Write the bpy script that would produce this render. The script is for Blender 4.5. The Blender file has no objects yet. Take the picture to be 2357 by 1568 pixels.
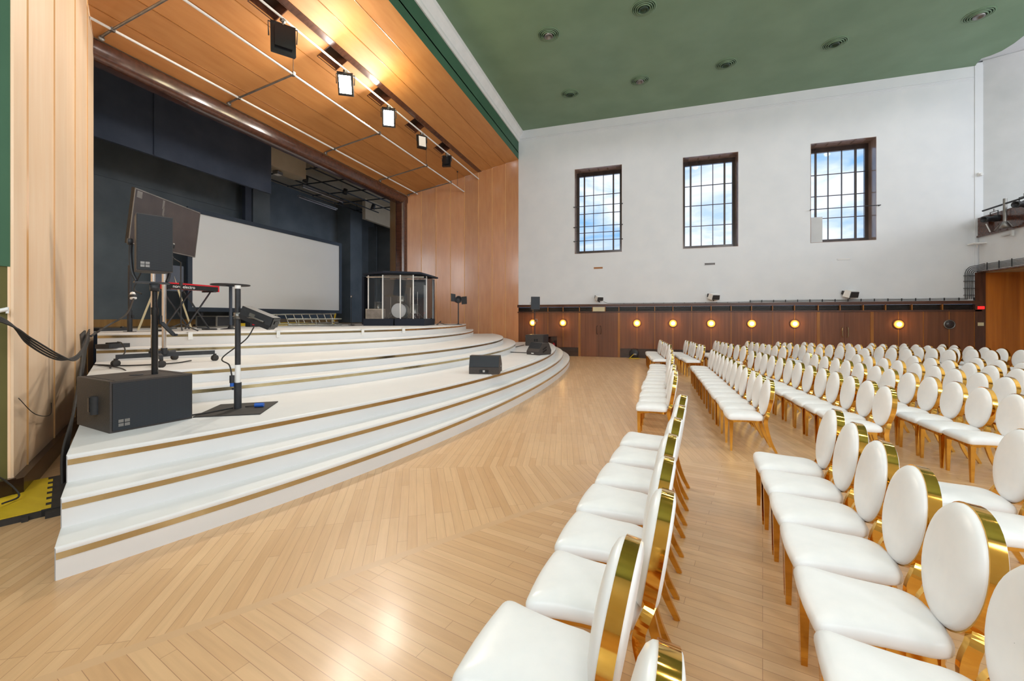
import bpy, math, random
from mathutils import Vector, Matrix
random.seed(7)
C = bpy.context.scene.collection
PI = math.pi
def lin(c): return c/12.92 if c <= .04045 else ((c+.055)/1.055)**2.4
def rgb(r, g, b): return (lin(r/255), lin(g/255), lin(b/255), 1)

# ------------------------------------------------------------------ camera, world, lights, exposure
F, CX, YH, YAW, CAMH = 963., 1178.5, 731., math.atan2(311.5, 963.), 1.8
cam_data = bpy.data.cameras.new('camera'); cam = bpy.data.objects.new('camera', cam_data); C.objects.link(cam)
cam_data.sensor_fit = 'HORIZONTAL'; cam_data.sensor_width = 36.; cam_data.lens = F/2357*36
cam_data.shift_y = -(784-YH)/2357
cam_data.clip_start = .05; cam_data.clip_end = 400
cam.location = (0, 0, CAMH); cam.rotation_euler = (PI/2, 0, YAW)
bpy.context.scene.camera = cam
vs = bpy.context.scene.view_settings
vs.view_transform = 'Standard'; vs.look = 'None'; vs.gamma = 1; vs.use_curve_mapping = False; vs.exposure = 0.05

world = bpy.data.worlds.new('sky'); bpy.context.scene.world = world; world.use_nodes = True
nt = world.node_tree; nt.nodes.clear()
out = nt.nodes.new('ShaderNodeOutputWorld'); bg = nt.nodes.new('ShaderNodeBackground')
tc = nt.nodes.new('ShaderNodeTexCoord'); mp = nt.nodes.new('ShaderNodeMapping'); mp.inputs['Scale'].default_value = (3.0, 3.0, 8.)
nz = nt.nodes.new('ShaderNodeTexNoise'); nz.inputs['Scale'].default_value = 1.6; nz.inputs['Detail'].default_value = 9; nz.inputs['Roughness'].default_value = .55
nz.inputs['Distortion'].default_value = .4
cr = nt.nodes.new('ShaderNodeValToRGB'); cr.color_ramp.elements[0].position = .40; cr.color_ramp.elements[1].position = .60
cr.color_ramp.elements[0].color = rgb(133, 184, 236); cr.color_ramp.elements[1].color = rgb(238, 242, 250)
nt.links.new(tc.outputs['Generated'], mp.inputs[0]); nt.links.new(mp.outputs[0], nz.inputs['Vector']); nt.links.new(nz.outputs[0], cr.inputs[0])
nt.links.new(cr.outputs[0], bg.inputs[0]); bg.inputs[1].default_value = 1.3; nt.links.new(bg.outputs[0], out.inputs[0])

def area(name, loc, rot, sx, sy, power, col=(1, 1, 1), portal=False, shape='RECTANGLE', spread=None):
    d = bpy.data.lights.new(name, 'AREA'); d.shape = shape; d.size = sx; d.size_y = sy; d.energy = power; d.color = col
    if portal: d.cycles.is_portal = True
    if spread: d.spread = spread
    o = bpy.data.objects.new(name, d); C.objects.link(o); o.location = loc; o.rotation_euler = rot
    return o
# added fill area lights on the solid wall behind the camera, sized like windows
NEARY = -4.2
for x in (-2.15, 2.53, 7.2, 12.0):
    area('fill_near', (x, NEARY+.05, 6.7), (-PI/2, 0, PI), 2.14, 3.94, 290, (.93, .97, 1.0))
# added fill lights in front of the solid rear wall, above the balcony
for y in (1.0, 6.5, 12.0):
    area('fill_rear', (17.9, y, 7.6), (0, PI/2, 0), 3.0, 3.2, 300, (.95, .98, 1.0))
for x in (-2.15, 2.53, 7.24):
    area('portal', (x, 20.2, 6.73), (-PI/2, 0, 0), 2.1, 3.9, 1, portal=True)
# added fill spots at ceiling height, on the grid of the round fittings
def spot(name, loc, power, ang, rad, col=(1, .95, .88), rot=(0, 0, 0), blend=.6):
    d = bpy.data.lights.new(name, 'SPOT'); d.energy = power; d.spot_size = ang; d.spot_blend = blend; d.shadow_soft_size = rad; d.color = col
    o = bpy.data.objects.new(name, d); C.objects.link(o); o.location = loc; o.rotation_euler = rot
    return o
RINGS = [(x, y) for y in (16.75, 12.95, 9.15, 5.35, 1.55) for x in (-3.0, -.2, 2.75, 5.85, 9.4)]
for i, (x, y) in enumerate(RINGS):
    spot('ceiling_fill', (x, y, 10.80), 95, 2.7, .14, (1, .975, .955))

# ------------------------------------------------------------------ materials
MATS = {}
def mat(name, col=(.8, .8, .8, 1), rough=.5, metal=0., emit=None, estr=0., spec=None, coat=0., trans=0., alpha=1.):
    m = bpy.data.materials.new(name); m.use_nodes = True; b = m.node_tree.nodes['Principled BSDF']
    b.inputs['Base Color'].default_value = col; b.inputs['Roughness'].default_value = rough; b.inputs['Metallic'].default_value = metal
    if spec is not None: b.inputs['Specular IOR Level'].default_value = spec
    if coat: b.inputs['Coat Weight'].default_value = coat; b.inputs['Coat Roughness'].default_value = .12
    if trans: b.inputs['Transmission Weight'].default_value = trans
    if emit: b.inputs['Emission Color'].default_value = emit; b.inputs['Emission Strength'].default_value = estr
    if alpha < 1: b.inputs['Alpha'].default_value = alpha
    MATS[name] = m; return m
def N(m, t, **kw):
    n = m.node_tree.nodes.new(t)
    for k, v in kw.items(): setattr(n, k, v)
    return n
def L(m, a, b): m.node_tree.links.new(a, b)
def noise_mat(name, c1, c2, scale=(4, 4, 4), rough=.5, metal=0., bump=0., detail=4, nscale=1., lo=.3, hi=.7, spec=None, coat=0., rvar=None):
    m = mat(name, c1, rough, metal, spec=spec, coat=coat); b = m.node_tree.nodes['Principled BSDF']
    g = N(m, 'ShaderNodeNewGeometry') if False else N(m, 'ShaderNodeTexCoord')
    mp = N(m, 'ShaderNodeMapping'); mp.inputs['Scale'].default_value = scale
    nz = N(m, 'ShaderNodeTexNoise'); nz.inputs['Scale'].default_value = nscale; nz.inputs['Detail'].default_value = detail
    r = N(m, 'ShaderNodeValToRGB'); r.color_ramp.elements[0].color = c1; r.color_ramp.elements[1].color = c2
    r.color_ramp.elements[0].position = lo; r.color_ramp.elements[1].position = hi
    L(m, g.outputs['Object'], mp.inputs[0]); L(m, mp.outputs[0], nz.inputs['Vector']); L(m, nz.outputs[0], r.inputs[0]); L(m, r.outputs[0], b.inputs['Base Color'])
    if bump:
        bp = N(m, 'ShaderNodeBump'); bp.inputs['Strength'].default_value = bump; bp.inputs['Distance'].default_value = .01
        L(m, nz.outputs[0], bp.inputs['Height']); L(m, bp.outputs[0], b.inputs['Normal'])
    if rvar:
        rr = N(m, 'ShaderNodeMapRange'); rr.inputs['To Min'].default_value = rvar[0]; rr.inputs['To Max'].default_value = rvar[1]
        L(m, nz.outputs[0], rr.inputs['Value']); L(m, rr.outputs[0], b.inputs['Roughness'])
    return m
def panel_wood(name, c1, c2, axis, origin, width, grain=(30, 30, .8), rough=.25, coat=.4, amt=.18, horiz=False):
    """veneer whose every panel along one axis has a tone of its own"""
    m = noise_mat(name, c1, c2, grain, rough, nscale=1., detail=6, coat=coat, lo=.25, hi=.8); b = m.node_tree.nodes['Principled BSDF']
    ramp = [n for n in m.node_tree.nodes if n.type == 'VALTORGB'][0]
    tcn = [n for n in m.node_tree.nodes if n.type == 'TEX_COORD'][0]
    sx = N(m, 'ShaderNodeSeparateXYZ'); L(m, tcn.outputs['Object'], sx.inputs[0])
    a = N(m, 'ShaderNodeMath', operation='SUBTRACT'); L(m, sx.outputs[axis], a.inputs[0]); a.inputs[1].default_value = origin
    d = N(m, 'ShaderNodeMath', operation='DIVIDE'); L(m, a.outputs[0], d.inputs[0]); d.inputs[1].default_value = width
    fl = N(m, 'ShaderNodeMath', operation='FLOOR'); L(m, d.outputs[0], fl.inputs[0])
    wn = N(m, 'ShaderNodeTexWhiteNoise', noise_dimensions='1D'); L(m, fl.outputs[0], wn.inputs['W'])
    mr = N(m, 'ShaderNodeMapRange'); mr.inputs['To Min'].default_value = 1-amt; mr.inputs['To Max'].default_value = 1+amt; L(m, wn.outputs[0], mr.inputs['Value'])
    hs = N(m, 'ShaderNodeHueSaturation'); L(m, ramp.outputs[0], hs.inputs['Color']); L(m, mr.outputs[0], hs.inputs['Value']); L(m, hs.outputs[0], b.inputs['Base Color'])
    return m
noise_mat('leather', rgb(243, 243, 244), rgb(238, 239, 241), (3, 3, 3), .34, bump=.05, nscale=4., detail=3, rvar=(.22, .5))
noise_mat('gold', (.78, .45, .10, 1), (.70, .37, .06, 1), (5, 5, 5), .09, 1., nscale=2.)
noise_mat('gold_strip', (.54, .46, .28, 1), (.48, .40, .22, 1), (3, 3, 3), .16, 1., nscale=3., bump=.12, rvar=(.1, .25))
noise_mat('stage_white', rgb(226, 225, 225), rgb(219, 219, 220), (1, 1, 4), .38, nscale=1.2, rvar=(.28, .5), bump=.03)
noise_mat('plaster', rgb(224, 226, 230), rgb(218, 221, 226), (1, 1, 1), .65, nscale=1.5, bump=.04)
noise_mat('plaster_grey', rgb(205, 206, 208), rgb(196, 198, 200), (1, 1, 1), .7, nscale=1.5)
noise_mat('ceiling_green', rgb(122, 150, 122), rgb(112, 140, 112), (1, 1, 1), .5, nscale=.8)
noise_mat('wall_green', rgb(70, 108, 84), rgb(60, 96, 74), (1, 1, 1), .55, spec=.25, nscale=.8)
noise_mat('olive', rgb(120, 112, 66), rgb(96, 94, 56), (1, 1, .3), .6, nscale=1.5, spec=.2)
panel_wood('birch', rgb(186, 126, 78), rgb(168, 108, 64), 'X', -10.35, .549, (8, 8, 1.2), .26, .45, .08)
panel_wood('birch_lit', rgb(250, 222, 192), rgb(243, 208, 172), 'X', -10.35, .549, (6, 6, 1.), .42, .12, .03)  # birch again, made paler to carry the light falling on the left flank
panel_wood('birch_top', rgb(192, 134, 78), rgb(176, 116, 62), 'X', -10.35, .549, (8, 1.2, 8), .5, .0, .06)
panel_wood('sapele', rgb(132, 80, 50), rgb(98, 54, 32), 'X', -5.24, .755, (14, 14, .5), .28, .35, .14)
panel_wood('sapele_orange', rgb(214, 128, 44), rgb(170, 92, 26), 'X', 11.44, .5, (9, 9, .4), .25, .5, .16)
noise_mat('trim_gold_wood', rgb(172, 112, 48), rgb(146, 90, 38), (4, 4, 1), .35)
noise_mat('joint_highlight', rgb(234, 186, 130), rgb(222, 168, 108), (3, 3, 1), .3, coat=.4)  # pale tone paints the glossy highlight along the panel joints
noise_mat('reveal_skylit', rgb(176, 150, 138), rgb(136, 112, 102), (3, 3, 1), .22, coat=.4)  # bronze lightened so the sky's reflection is in the reveal colour
noise_mat('dark_wood', rgb(92, 56, 42), rgb(70, 42, 32), (2, 12, 12), .22, coat=.5, detail=5)
noise_mat('dark_wood_v', rgb(92, 56, 42), rgb(70, 42, 32), (12, 12, 1.2), .22, coat=.5, detail=5)
noise_mat('base_wood', rgb(66, 44, 32), rgb(46, 30, 22), (3, 3, 3), .3, coat=.3)
noise_mat('tan_wood', rgb(184, 140, 82), rgb(160, 116, 62), (10, 10, .8), .35, detail=5)
noise_mat('navy', rgb(110, 118, 124), rgb(92, 101, 108), (1, 1, 1), .55, nscale=1.4)
noise_mat('navy_dark', rgb(70, 78, 94), rgb(54, 62, 78), (1, 1, 1), .6, nscale=1.4)
noise_mat('beige', rgb(190, 176, 152), rgb(174, 160, 138), (1, 1, 1), .7, nscale=1.5)
noise_mat('stage_floor', rgb(150, 122, 84), rgb(112, 88, 60), (1, 6, 1), .45, nscale=2.)
noise_mat('black', rgb(48, 50, 55), rgb(38, 40, 45), (6, 6, 6), .5, nscale=3.)
noise_mat('black_gloss', rgb(30, 31, 34), rgb(22, 23, 26), (3, 3, 3), .22, nscale=3.)
noise_mat('cabinet', rgb(66, 60, 58), rgb(54, 49, 47), (20, 20, 20), .55, nscale=4., bump=.25)
noise_mat('navy_carpet', rgb(30, 38, 54), rgb(22, 28, 42), (20, 20, 20), .9, nscale=5., bump=.4)
noise_mat('chrome', (.78, .76, .75, 1), (.70, .68, .67, 1), (2, 2, 2), .16, 1.)
noise_mat('steel', rgb(150, 148, 146), rgb(126, 124, 122), (6, 6, 6), .4, .8)
noise_mat('alu', rgb(186, 184, 178), rgb(160, 158, 150), (6, 6, 6), .35, .85)
noise_mat('white_paint', rgb(238, 238, 238), rgb(230, 230, 230), (3, 3, 3), .4)
noise_mat('screen_white', rgb(242, 241, 239), rgb(237, 236, 235), (.5, .5, .5), .8)
noise_mat('screen_frame', rgb(58, 68, 82), rgb(50, 60, 74), (2, 2, 2), .5)
noise_mat('tv_glass', rgb(70, 62, 62), rgb(56, 50, 52), (1.5, 1.5, 1.5), .22, nscale=2.)
noise_mat('red', rgb(206, 28, 44), rgb(188, 22, 38), (3, 3, 3), .35)
noise_mat('yellow', rgb(222, 190, 40), rgb(206, 172, 30), (2, 9, 3), .5, bump=.1)
noise_mat('rubber', rgb(56, 52, 50), rgb(40, 38, 37), (5, 5, 5), .7, bump=.2)
noise_mat('blue', rgb(36, 96, 190), rgb(30, 84, 172), (5, 5, 5), .4)
noise_mat('brick_slot', rgb(176, 150, 140), rgb(150, 120, 108), (4, 4, 4), .6)
noise_mat('reveal_bronze', rgb(66, 50, 44), rgb(44, 34, 32), (3, 3, 1), .25, .2, coat=.3)
noise_mat('muntin', rgb(78, 68, 66), rgb(62, 54, 54), (3, 3, 3), .4)
noise_mat('tape', rgb(240, 240, 238), rgb(228, 228, 226), (3, 3, 3), .5)
noise_mat('skin_drum', rgb(246, 246, 246), rgb(240, 240, 240), (3, 3, 3), .5)
noise_mat('cream', rgb(226, 214, 176), rgb(208, 196, 160), (2, 2, 2), .6)
noise_mat('bright_green_dark', rgb(44, 74, 54), rgb(36, 62, 46), (2, 2, 2), .35)
mat('lamp_white', (1, 1, 1, 1), .5, emit=(1, .98, .95, 1), estr=60)
mat('lamp_core', (1, .9, .7, 1), .5, emit=(1, .84, .50, 1), estr=4)
mat('lamp_amber', (1, .6, .15, 1), .5, emit=(1, .50, .06, 1), estr=1.3)
mat('lamp_off', rgb(235, 230, 225), .4)
mat('red_light', rgb(230, 20, 20), .4, emit=(1, .02, .02, 1), estr=1.5)
mat('tube', rgb(190, 190, 200), .3)
def glassy(name, tint, fac):
    m = bpy.data.materials.new(name); m.use_nodes = True; m.node_tree.nodes.clear()
    o = N(m, 'ShaderNodeOutputMaterial'); mx = N(m, 'ShaderNodeMixShader'); t = N(m, 'ShaderNodeBsdfTransparent'); g = N(m, 'ShaderNodeBsdfGlossy')
    lw = N(m, 'ShaderNodeFresnel'); lw.inputs[0].default_value = 1.5; ad = N(m, 'ShaderNodeMath', operation='ADD'); ad.inputs[1].default_value = fac
    L(m, lw.outputs[0], ad.inputs[0]); L(m, ad.outputs[0], mx.inputs[0])
    t.inputs[0].default_value = tint; g.inputs['Roughness'].default_value = .03; L(m, t.outputs[0], mx.inputs[1]); L(m, g.outputs[0], mx.inputs[2]); L(m, mx.outputs[0], o.inputs[0])
    MATS[name] = m
def acrylic():
    m = MATS['acrylic']; nt_ = m.node_tree; out_ = [n for n in nt_.nodes if n.type == 'OUTPUT_MATERIAL'][0]; mx = [n for n in nt_.nodes if n.type == 'MIX_SHADER'][0]
    d = N(m, 'ShaderNodeBsdfDiffuse'); d.inputs[0].default_value = rgb(190, 204, 216); m2 = N(m, 'ShaderNodeMixShader'); m2.inputs[0].default_value = .035  # pale blue diffuse share paints the hall's reflection onto the panels
    L(m, mx.outputs[0], m2.inputs[1]); L(m, d.outputs[0], m2.inputs[2]); L(m, m2.outputs[0], out_.inputs[0])
glassy('window_glass', (.96, .98, 1, 1), 0.)
glassy('acrylic', (.96, .97, .98, 1), .0); acrylic()
def grille_mat():
    m = mat('grille', rgb(50, 55, 62), .5, .3); b = m.node_tree.nodes['Principled BSDF']
    t = N(m, 'ShaderNodeTexCoord'); v = N(m, 'ShaderNodeTexVoronoi'); v.inputs['Scale'].default_value = 110; v.inputs['Randomness'].default_value = .0
    r = N(m, 'ShaderNodeValToRGB'); r.color_ramp.elements[0].color = rgb(14, 15, 18); r.color_ramp.elements[1].color = rgb(48, 53, 60)
    r.color_ramp.elements[0].position = .3; r.color_ramp.elements[1].position = .55
    L(m, t.outputs['Object'], v.inputs['Vector']); L(m, v.outputs[0], r.inputs[0]); L(m, r.outputs[0], b.inputs['Base Color'])
grille_mat()
def floor_mat():
    m = mat('parquet', rgb(214, 170, 120), .3, coat=.25); b = m.node_tree.nodes['Principled BSDF']; b.inputs['Coat Roughness'].default_value = .2
    g = N(m, 'ShaderNodeNewGeometry'); sp = N(m, 'ShaderNodeSeparateXYZ'); L(m, g.outputs['Position'], sp.inputs[0])
    def half(px, py, ang):      # > 0 on the left of the seam through (px,py) running at ang
        nx, ny = -math.sin(ang), math.cos(ang)
        a = N(m, 'ShaderNodeMath', operation='MULTIPLY'); L(m, sp.outputs[0], a.inputs[0]); a.inputs[1].default_value = nx
        c = N(m, 'ShaderNodeMath', operation='MULTIPLY_ADD'); L(m, sp.outputs[1], c.inputs[0]); c.inputs[1].default_value = ny; L(m, a.outputs[0], c.inputs[2])
        d = N(m, 'ShaderNodeMath', operation='SUBTRACT'); L(m, c.outputs[0], d.inputs[0]); d.inputs[1].default_value = px*nx+py*ny
        return d
    def gt(n):
        k = N(m, 'ShaderNodeMath', operation='GREATER_THAN'); L(m, n.outputs[0], k.inputs[0]); k.inputs[1].default_value = 0; return k
    h1 = half(-1.87, 2.62, math.radians(54)); h2 = half(-.9, 5.08, math.radians(21.6))
    def planks(ang, off):
        mp = N(m, 'ShaderNodeMapping'); mp.inputs['Rotation'].default_value = (0, 0, -math.radians(ang)); mp.inputs['Location'].default_value = (off, off*.37, 0)
        L(m, g.outputs['Position'], mp.inputs[0])
        br = N(m, 'ShaderNodeTexBrick'); br.inputs['Scale'].default_value = 1.; br.inputs['Brick Width'].default_value = 1.15; br.inputs['Row Height'].default_value = .078
        br.inputs['Mortar Size'].default_value = .0016; br.inputs['Mortar Smooth'].default_value = .3; br.inputs['Bias'].default_value = 0.
        br.offset = .37; br.offset_frequency = 3
        br.inputs['Color1'].default_value = rgb(213, 174, 131); br.inputs['Color2'].default_value = rgb(200, 158, 114); br.inputs['Mortar'].default_value = rgb(158, 120, 86)
        L(m, mp.outputs[0], br.inputs['Vector'])
        m2 = N(m, 'ShaderNodeMapping'); m2.inputs['Scale'].default_value = (1.2, 16, 1); L(m, mp.outputs[0], m2.inputs[0])
        nz = N(m, 'ShaderNodeTexNoise'); nz.inputs['Scale'].default_value = 2.; nz.inputs['Detail'].default_value = 7; L(m, m2.outputs[0], nz.inputs['Vector'])
        mr = N(m, 'ShaderNodeMapRange'); mr.inputs['To Min'].default_value = .84; mr.inputs['To Max'].default_value = 1.14; L(m, nz.outputs[0], mr.inputs['Value'])
        hs = N(m, 'ShaderNodeHueSaturation'); L(m, br.outputs[0], hs.inputs['Color']); L(m, mr.outputs[0], hs.inputs['Value'])
        return hs
    A = planks(-13, 0); B = planks(121, 3); D = planks(101, 5)
    mx = N(m, 'ShaderNodeMix', data_type='RGBA'); L(m, gt(h1).outputs[0], mx.inputs[0]); L(m, A.outputs[0], mx.inputs[6]); L(m, B.outputs[0], mx.inputs[7])
    mx2 = N(m, 'ShaderNodeMix', data_type='RGBA'); L(m, gt(h2).outputs[0], mx2.inputs[0]); L(m, mx.outputs[2], mx2.inputs[6]); L(m, D.outputs[0], mx2.inputs[7])
    # the narrow seam strip between two fields
    ab = N(m, 'ShaderNodeMath', operation='ABSOLUTE'); L(m, h1.outputs[0], ab.inputs[0])
    lt = N(m, 'ShaderNodeMath', operation='LESS_THAN'); L(m, ab.outputs[0], lt.inputs[0]); lt.inputs[1].default_value = .035
    nh = N(m, 'ShaderNodeMath', operation='SUBTRACT'); nh.inputs[0].default_value = 1; L(m, gt(h2).outputs[0], nh.inputs[1])
    ml = N(m, 'ShaderNodeMath', operation='MULTIPLY'); L(m, lt.outputs[0], ml.inputs[0]); L(m, nh.outputs[0], ml.inputs[1])
    mx3 = N(m, 'ShaderNodeMix', data_type='RGBA'); L(m, ml.outputs[0], mx3.inputs[0]); L(m, mx2.outputs[2], mx3.inputs[6]); mx3.inputs[7].default_value = rgb(202, 164, 124)
    # wear
    wz = N(m, 'ShaderNodeTexNoise'); wz.inputs['Scale'].default_value = .7; wz.inputs['Detail'].default_value = 6; L(m, g.outputs['Position'], wz.inputs['Vector'])
    wr = N(m, 'ShaderNodeMapRange'); wr.inputs['To Min'].default_value = .88; wr.inputs['To Max'].default_value = 1.1; L(m, wz.outputs[0], wr.inputs['Value'])
    hs = N(m, 'ShaderNodeHueSaturation'); L(m, mx3.outputs[2], hs.inputs['Color']); L(m, wr.outputs[0], hs.inputs['Value']); L(m, hs.outputs[0], b.inputs['Base Color'])
    r2 = N(m, 'ShaderNodeTexNoise'); r2.inputs['Scale'].default_value = 5; r2.inputs['Detail'].default_value = 8; L(m, g.outputs['Position'], r2.inputs['Vector'])
    rr = N(m, 'ShaderNodeMapRange'); rr.inputs['To Min'].default_value = .30; rr.inputs['To Max'].default_value = .52; L(m, r2.outputs[0], rr.inputs['Value']); L(m, rr.outputs[0], b.inputs['Roughness'])
    bp = N(m, 'ShaderNodeBump'); bp.inputs['Strength'].default_value = .06; bp.inputs['Distance'].default_value = .01; L(m, r2.outputs[0], bp.inputs['Height']); L(m, bp.outputs[0], b.inputs['Normal'])
floor_mat()

# ------------------------------------------------------------------ mesh builder
class MB:
    def __init__(s): s.v = []; s.f = []; s.sm = []; s.mi = []; s.mats = []; s.cur = 0
    def use(s, m):
        if m not in s.mats: s.mats.append(m)
        s.cur = s.mats.index(m); return s
    def add(s, vs_, fs, smooth=False):
        o = len(s.v); s.v += [tuple(v) for v in vs_]
        for f in fs: s.f.append(tuple(i+o for i in f)); s.sm.append(smooth); s.mi.append(s.cur)
        return s
    def box(s, x0, y0, z0, x1, y1, z1):
        return s.obox(((x0+x1)/2, (y0+y1)/2, (z0+z1)/2), (abs(x1-x0)/2, abs(y1-y0)/2, abs(z1-z0)/2))
    def obox(s, c, h, ax=None, taper=1.):
        X, Y, Z = ax if ax else (Vector((1, 0, 0)), Vector((0, 1, 0)), Vector((0, 0, 1)))
        c = Vector(c); X = Vector(X); Y = Vector(Y); Z = Vector(Z); P = []
        for k in (-1, 1):
            t = taper if k > 0 else 1
            for i, j in ((-1, -1), (1, -1), (1, 1), (-1, 1)): P.append(c+X*(i*h[0]*t)+Y*(j*h[1]*t)+Z*(k*h[2]))
        return s.add(P, [(3, 2, 1, 0), (4, 5, 6, 7), (0, 1, 5, 4), (1, 2, 6, 5), (2, 3, 7, 6), (3, 0, 4, 7)])
    def rbox(s, c, h, ang=0, r=.02, n=3):
        """box with rounded vertical edges, turned by ang about z"""
        hx, hy, hz = h; pts = []
        for q, (sx, sy) in enumerate(((1, 1), (-1, 1), (-1, -1), (1, -1))):
            for i in range(n+1):
                a = PI/2*q+PI/2*i/n; pts.append((sx*(hx-r)+r*math.cos(a), sy*(hy-r)+r*math.sin(a)))
        ca, sa = math.cos(ang), math.sin(ang); m = len(pts)
        pw = [(c[0]+x*ca-y*sa, c[1]+x*sa+y*ca) for x, y in pts]
        return s.prism(pw, c[2]-hz, c[2]+hz)
    def prism(s, poly, z0, z1, smooth=False):
        m = len(poly); P = [(x, y, z0) for x, y in poly]+[(x, y, z1) for x, y in poly]
        return s.add(P, [tuple(range(m))[::-1], tuple(range(m, 2*m))]+[(i, (i+1) % m, m+(i+1) % m, m+i) for i in range(m)], smooth)
    def extrude(s, poly3, d):
        """planar polygon of 3-d points pushed along d"""
        m = len(poly3); d = Vector(d); P = [Vector(p) for p in poly3]+[Vector(p)+d for p in poly3]
        return s.add(P, [tuple(range(m))[::-1], tuple(range(m, 2*m))]+[(i, (i+1) % m, m+(i+1) % m, m+i) for i in range(m)])
    def loft(s, rings, cap=True, closed=True, smooth=True):
        m = len(rings[0]); P = [p for r in rings for p in r]; fs = []
        for k in range(len(rings)-1):
            for i in range(m if closed else m-1):
                j = (i+1) % m; fs.append((k*m+i, k*m+j, (k+1)*m+j, (k+1)*m+i))
        s.add(P, fs, smooth)
        if cap:
            s.add(rings[0], [tuple(range(m))[::-1]], False); s.add(rings[-1], [tuple(range(m))], smooth)
        return s
    def tube(s, pts, r, n=8, cap=True, smooth=True, flat=None):
        """round (or flat=(a,b) rectangular) section along a path; r may be a list"""
        pts = [Vector(p) for p in pts]; rs = r if isinstance(r, (list, tuple)) else [r]*len(pts); rings = []
        up = Vector((0, 0, 1)); prev = None
        for i, p in enumerate(pts):
            t = (pts[min(i+1, len(pts)-1)]-pts[max(i-1, 0)]).normalized()
            if prev is None:
                a = up if abs(t.z) < .9 else Vector((1, 0, 0)); u = t.cross(a).normalized()
            else:
                u = (prev-t*prev.dot(t)).normalized()
            prev = u; w = t.cross(u).normalized()
            rings.append([p+u*(math.cos(2*PI*k/n)*rs[i])+w*(math.sin(2*PI*k/n)*rs[i]) for k in range(n)])
        return s.loft(rings, cap, True, smooth)
    def sect(s, pts, secs, smooth=False):
        """explicit rectangular sections: secs = [(ux,uy)] half sizes along world x / y"""
        rings = []
        for (x, y, z), (a, b) in zip(pts, secs): rings.append([(x-a, y-b, z), (x+a, y-b, z), (x+a, y+b, z), (x-a, y+b, z)])
        return s.loft(rings, True, True, smooth)
    def lathe(s, prof, c=(0, 0, 0), n=24, axis=None, smooth=True):
        """prof [(r,h)] about axis through c"""
        c = Vector(c); A = Vector(axis).normalized() if axis else Vector((0, 0, 1))
        u = A.cross(Vector((0, 0, 1)) if abs(A.z) < .9 else Vector((1, 0, 0))).normalized(); w = A.cross(u)
        rings = [[c+A*h+u*(r*math.cos(2*PI*k/n))+w*(r*math.sin(2*PI*k/n)) for k in range(n)] for r, h in prof]
        return s.loft(rings, False, True, smooth)
    def build(s, name, m=None, parent=None, loc=None):
        me = bpy.data.meshes.new(name); me.from_pydata(s.v, [], s.f); me.update()
        for p, sm, mi in zip(me.polygons, s.sm, s.mi): p.use_smooth = sm; p.material_index = mi
        if s.mats:
            for k in s.mats: me.materials.append(MATS[k])
        elif m: me.materials.append(MATS[m])
        o = bpy.data.objects.new(name, me); C.objects.link(o)
        if parent: o.parent = parent
        if loc: o.location = loc
        return o
def smooth_path(pts, n=8):
    """Catmull-Rom"""
    P = [Vector(p) for p in pts]; P = [P[0]*2-P[1]]+P+[P[-1]*2-P[-2]]; out_ = []
    for i in range(1, len(P)-2):
        for k in range(n):
            t = k/n; a, b, c, d = P[i-1], P[i], P[i+1], P[i+2]
            out_.append(.5*((2*b)+(c-a)*t+(2*a-5*b+4*c-d)*t*t+(3*b-a-3*c+d)*t*t*t))
    out_.append(P[-2]); return out_
def tag(o, label, cat, group=None, kind=None):
    o['label'] = label; o['category'] = cat
    if group: o['group'] = group
    if kind: o['kind'] = kind
    return o
def thing(name, label, cat, loc=(0, 0, 0), rz=0, group=None):
    o = bpy.data.objects.new(name, None); o.empty_display_size = .2; C.objects.link(o); o.location = loc; o.rotation_euler = (0, 0, rz)
    return tag(o, label, cat, group)
def struct(o, label=None, cat=None):
    o['kind'] = 'structure'
    if label: o['label'] = label
    if cat: o['category'] = cat
    return o
def dup(root, loc, rz, label=None, group=None):
    r = root.copy(); C.objects.link(r); r.location = loc; r.rotation_euler = (0, 0, rz)
    if label: r['label'] = label
    if group: r['group'] = group
    for ch in list(root.children):
        c = ch.copy(); C.objects.link(c); c.parent = r
        for g in list(ch.children):
            d = g.copy(); C.objects.link(d); d.parent = c
    return r
ORD = ['first', 'second', 'third', 'fourth', 'fifth', 'sixth', 'seventh', 'eighth', 'ninth', 'tenth', 'eleventh', 'twelfth', 'thirteenth', 'fourteenth']

# ------------------------------------------------------------------ the hall
XS, W, HC = -5.96, 19.46, 10.86
struct(MB().box(-18, -6, -.1, 18.2, 21, 0).build('floor', 'parquet'), 'pale maple parquet floor laid in fields of diagonal planks', 'floor')
# ceiling: green field with curved corner, pale field beyond it over the rear balcony
cl = MB()
gpoly = [(XS, NEARY), (11.52, NEARY), (11.52, 17.85), (11.53, 18.26), (11.46, 18.65), (11.3, 18.86), (11.12, 18.98), (11.19, 19.35), (11.28, 19.54), (11.28, 20.2), (XS, 20.2)]
cl.prism(gpoly, HC, HC+.15)
struct(cl.build('ceiling', 'ceiling_green'), 'green painted flat ceiling with round recessed fittings', 'ceiling')
struct(MB().box(10.9, NEARY, HC+.16, 18.2, 20.2, HC+.3).build('ceiling_rear', 'plaster'), 'pale ceiling over the rear balcony', 'ceiling')
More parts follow.
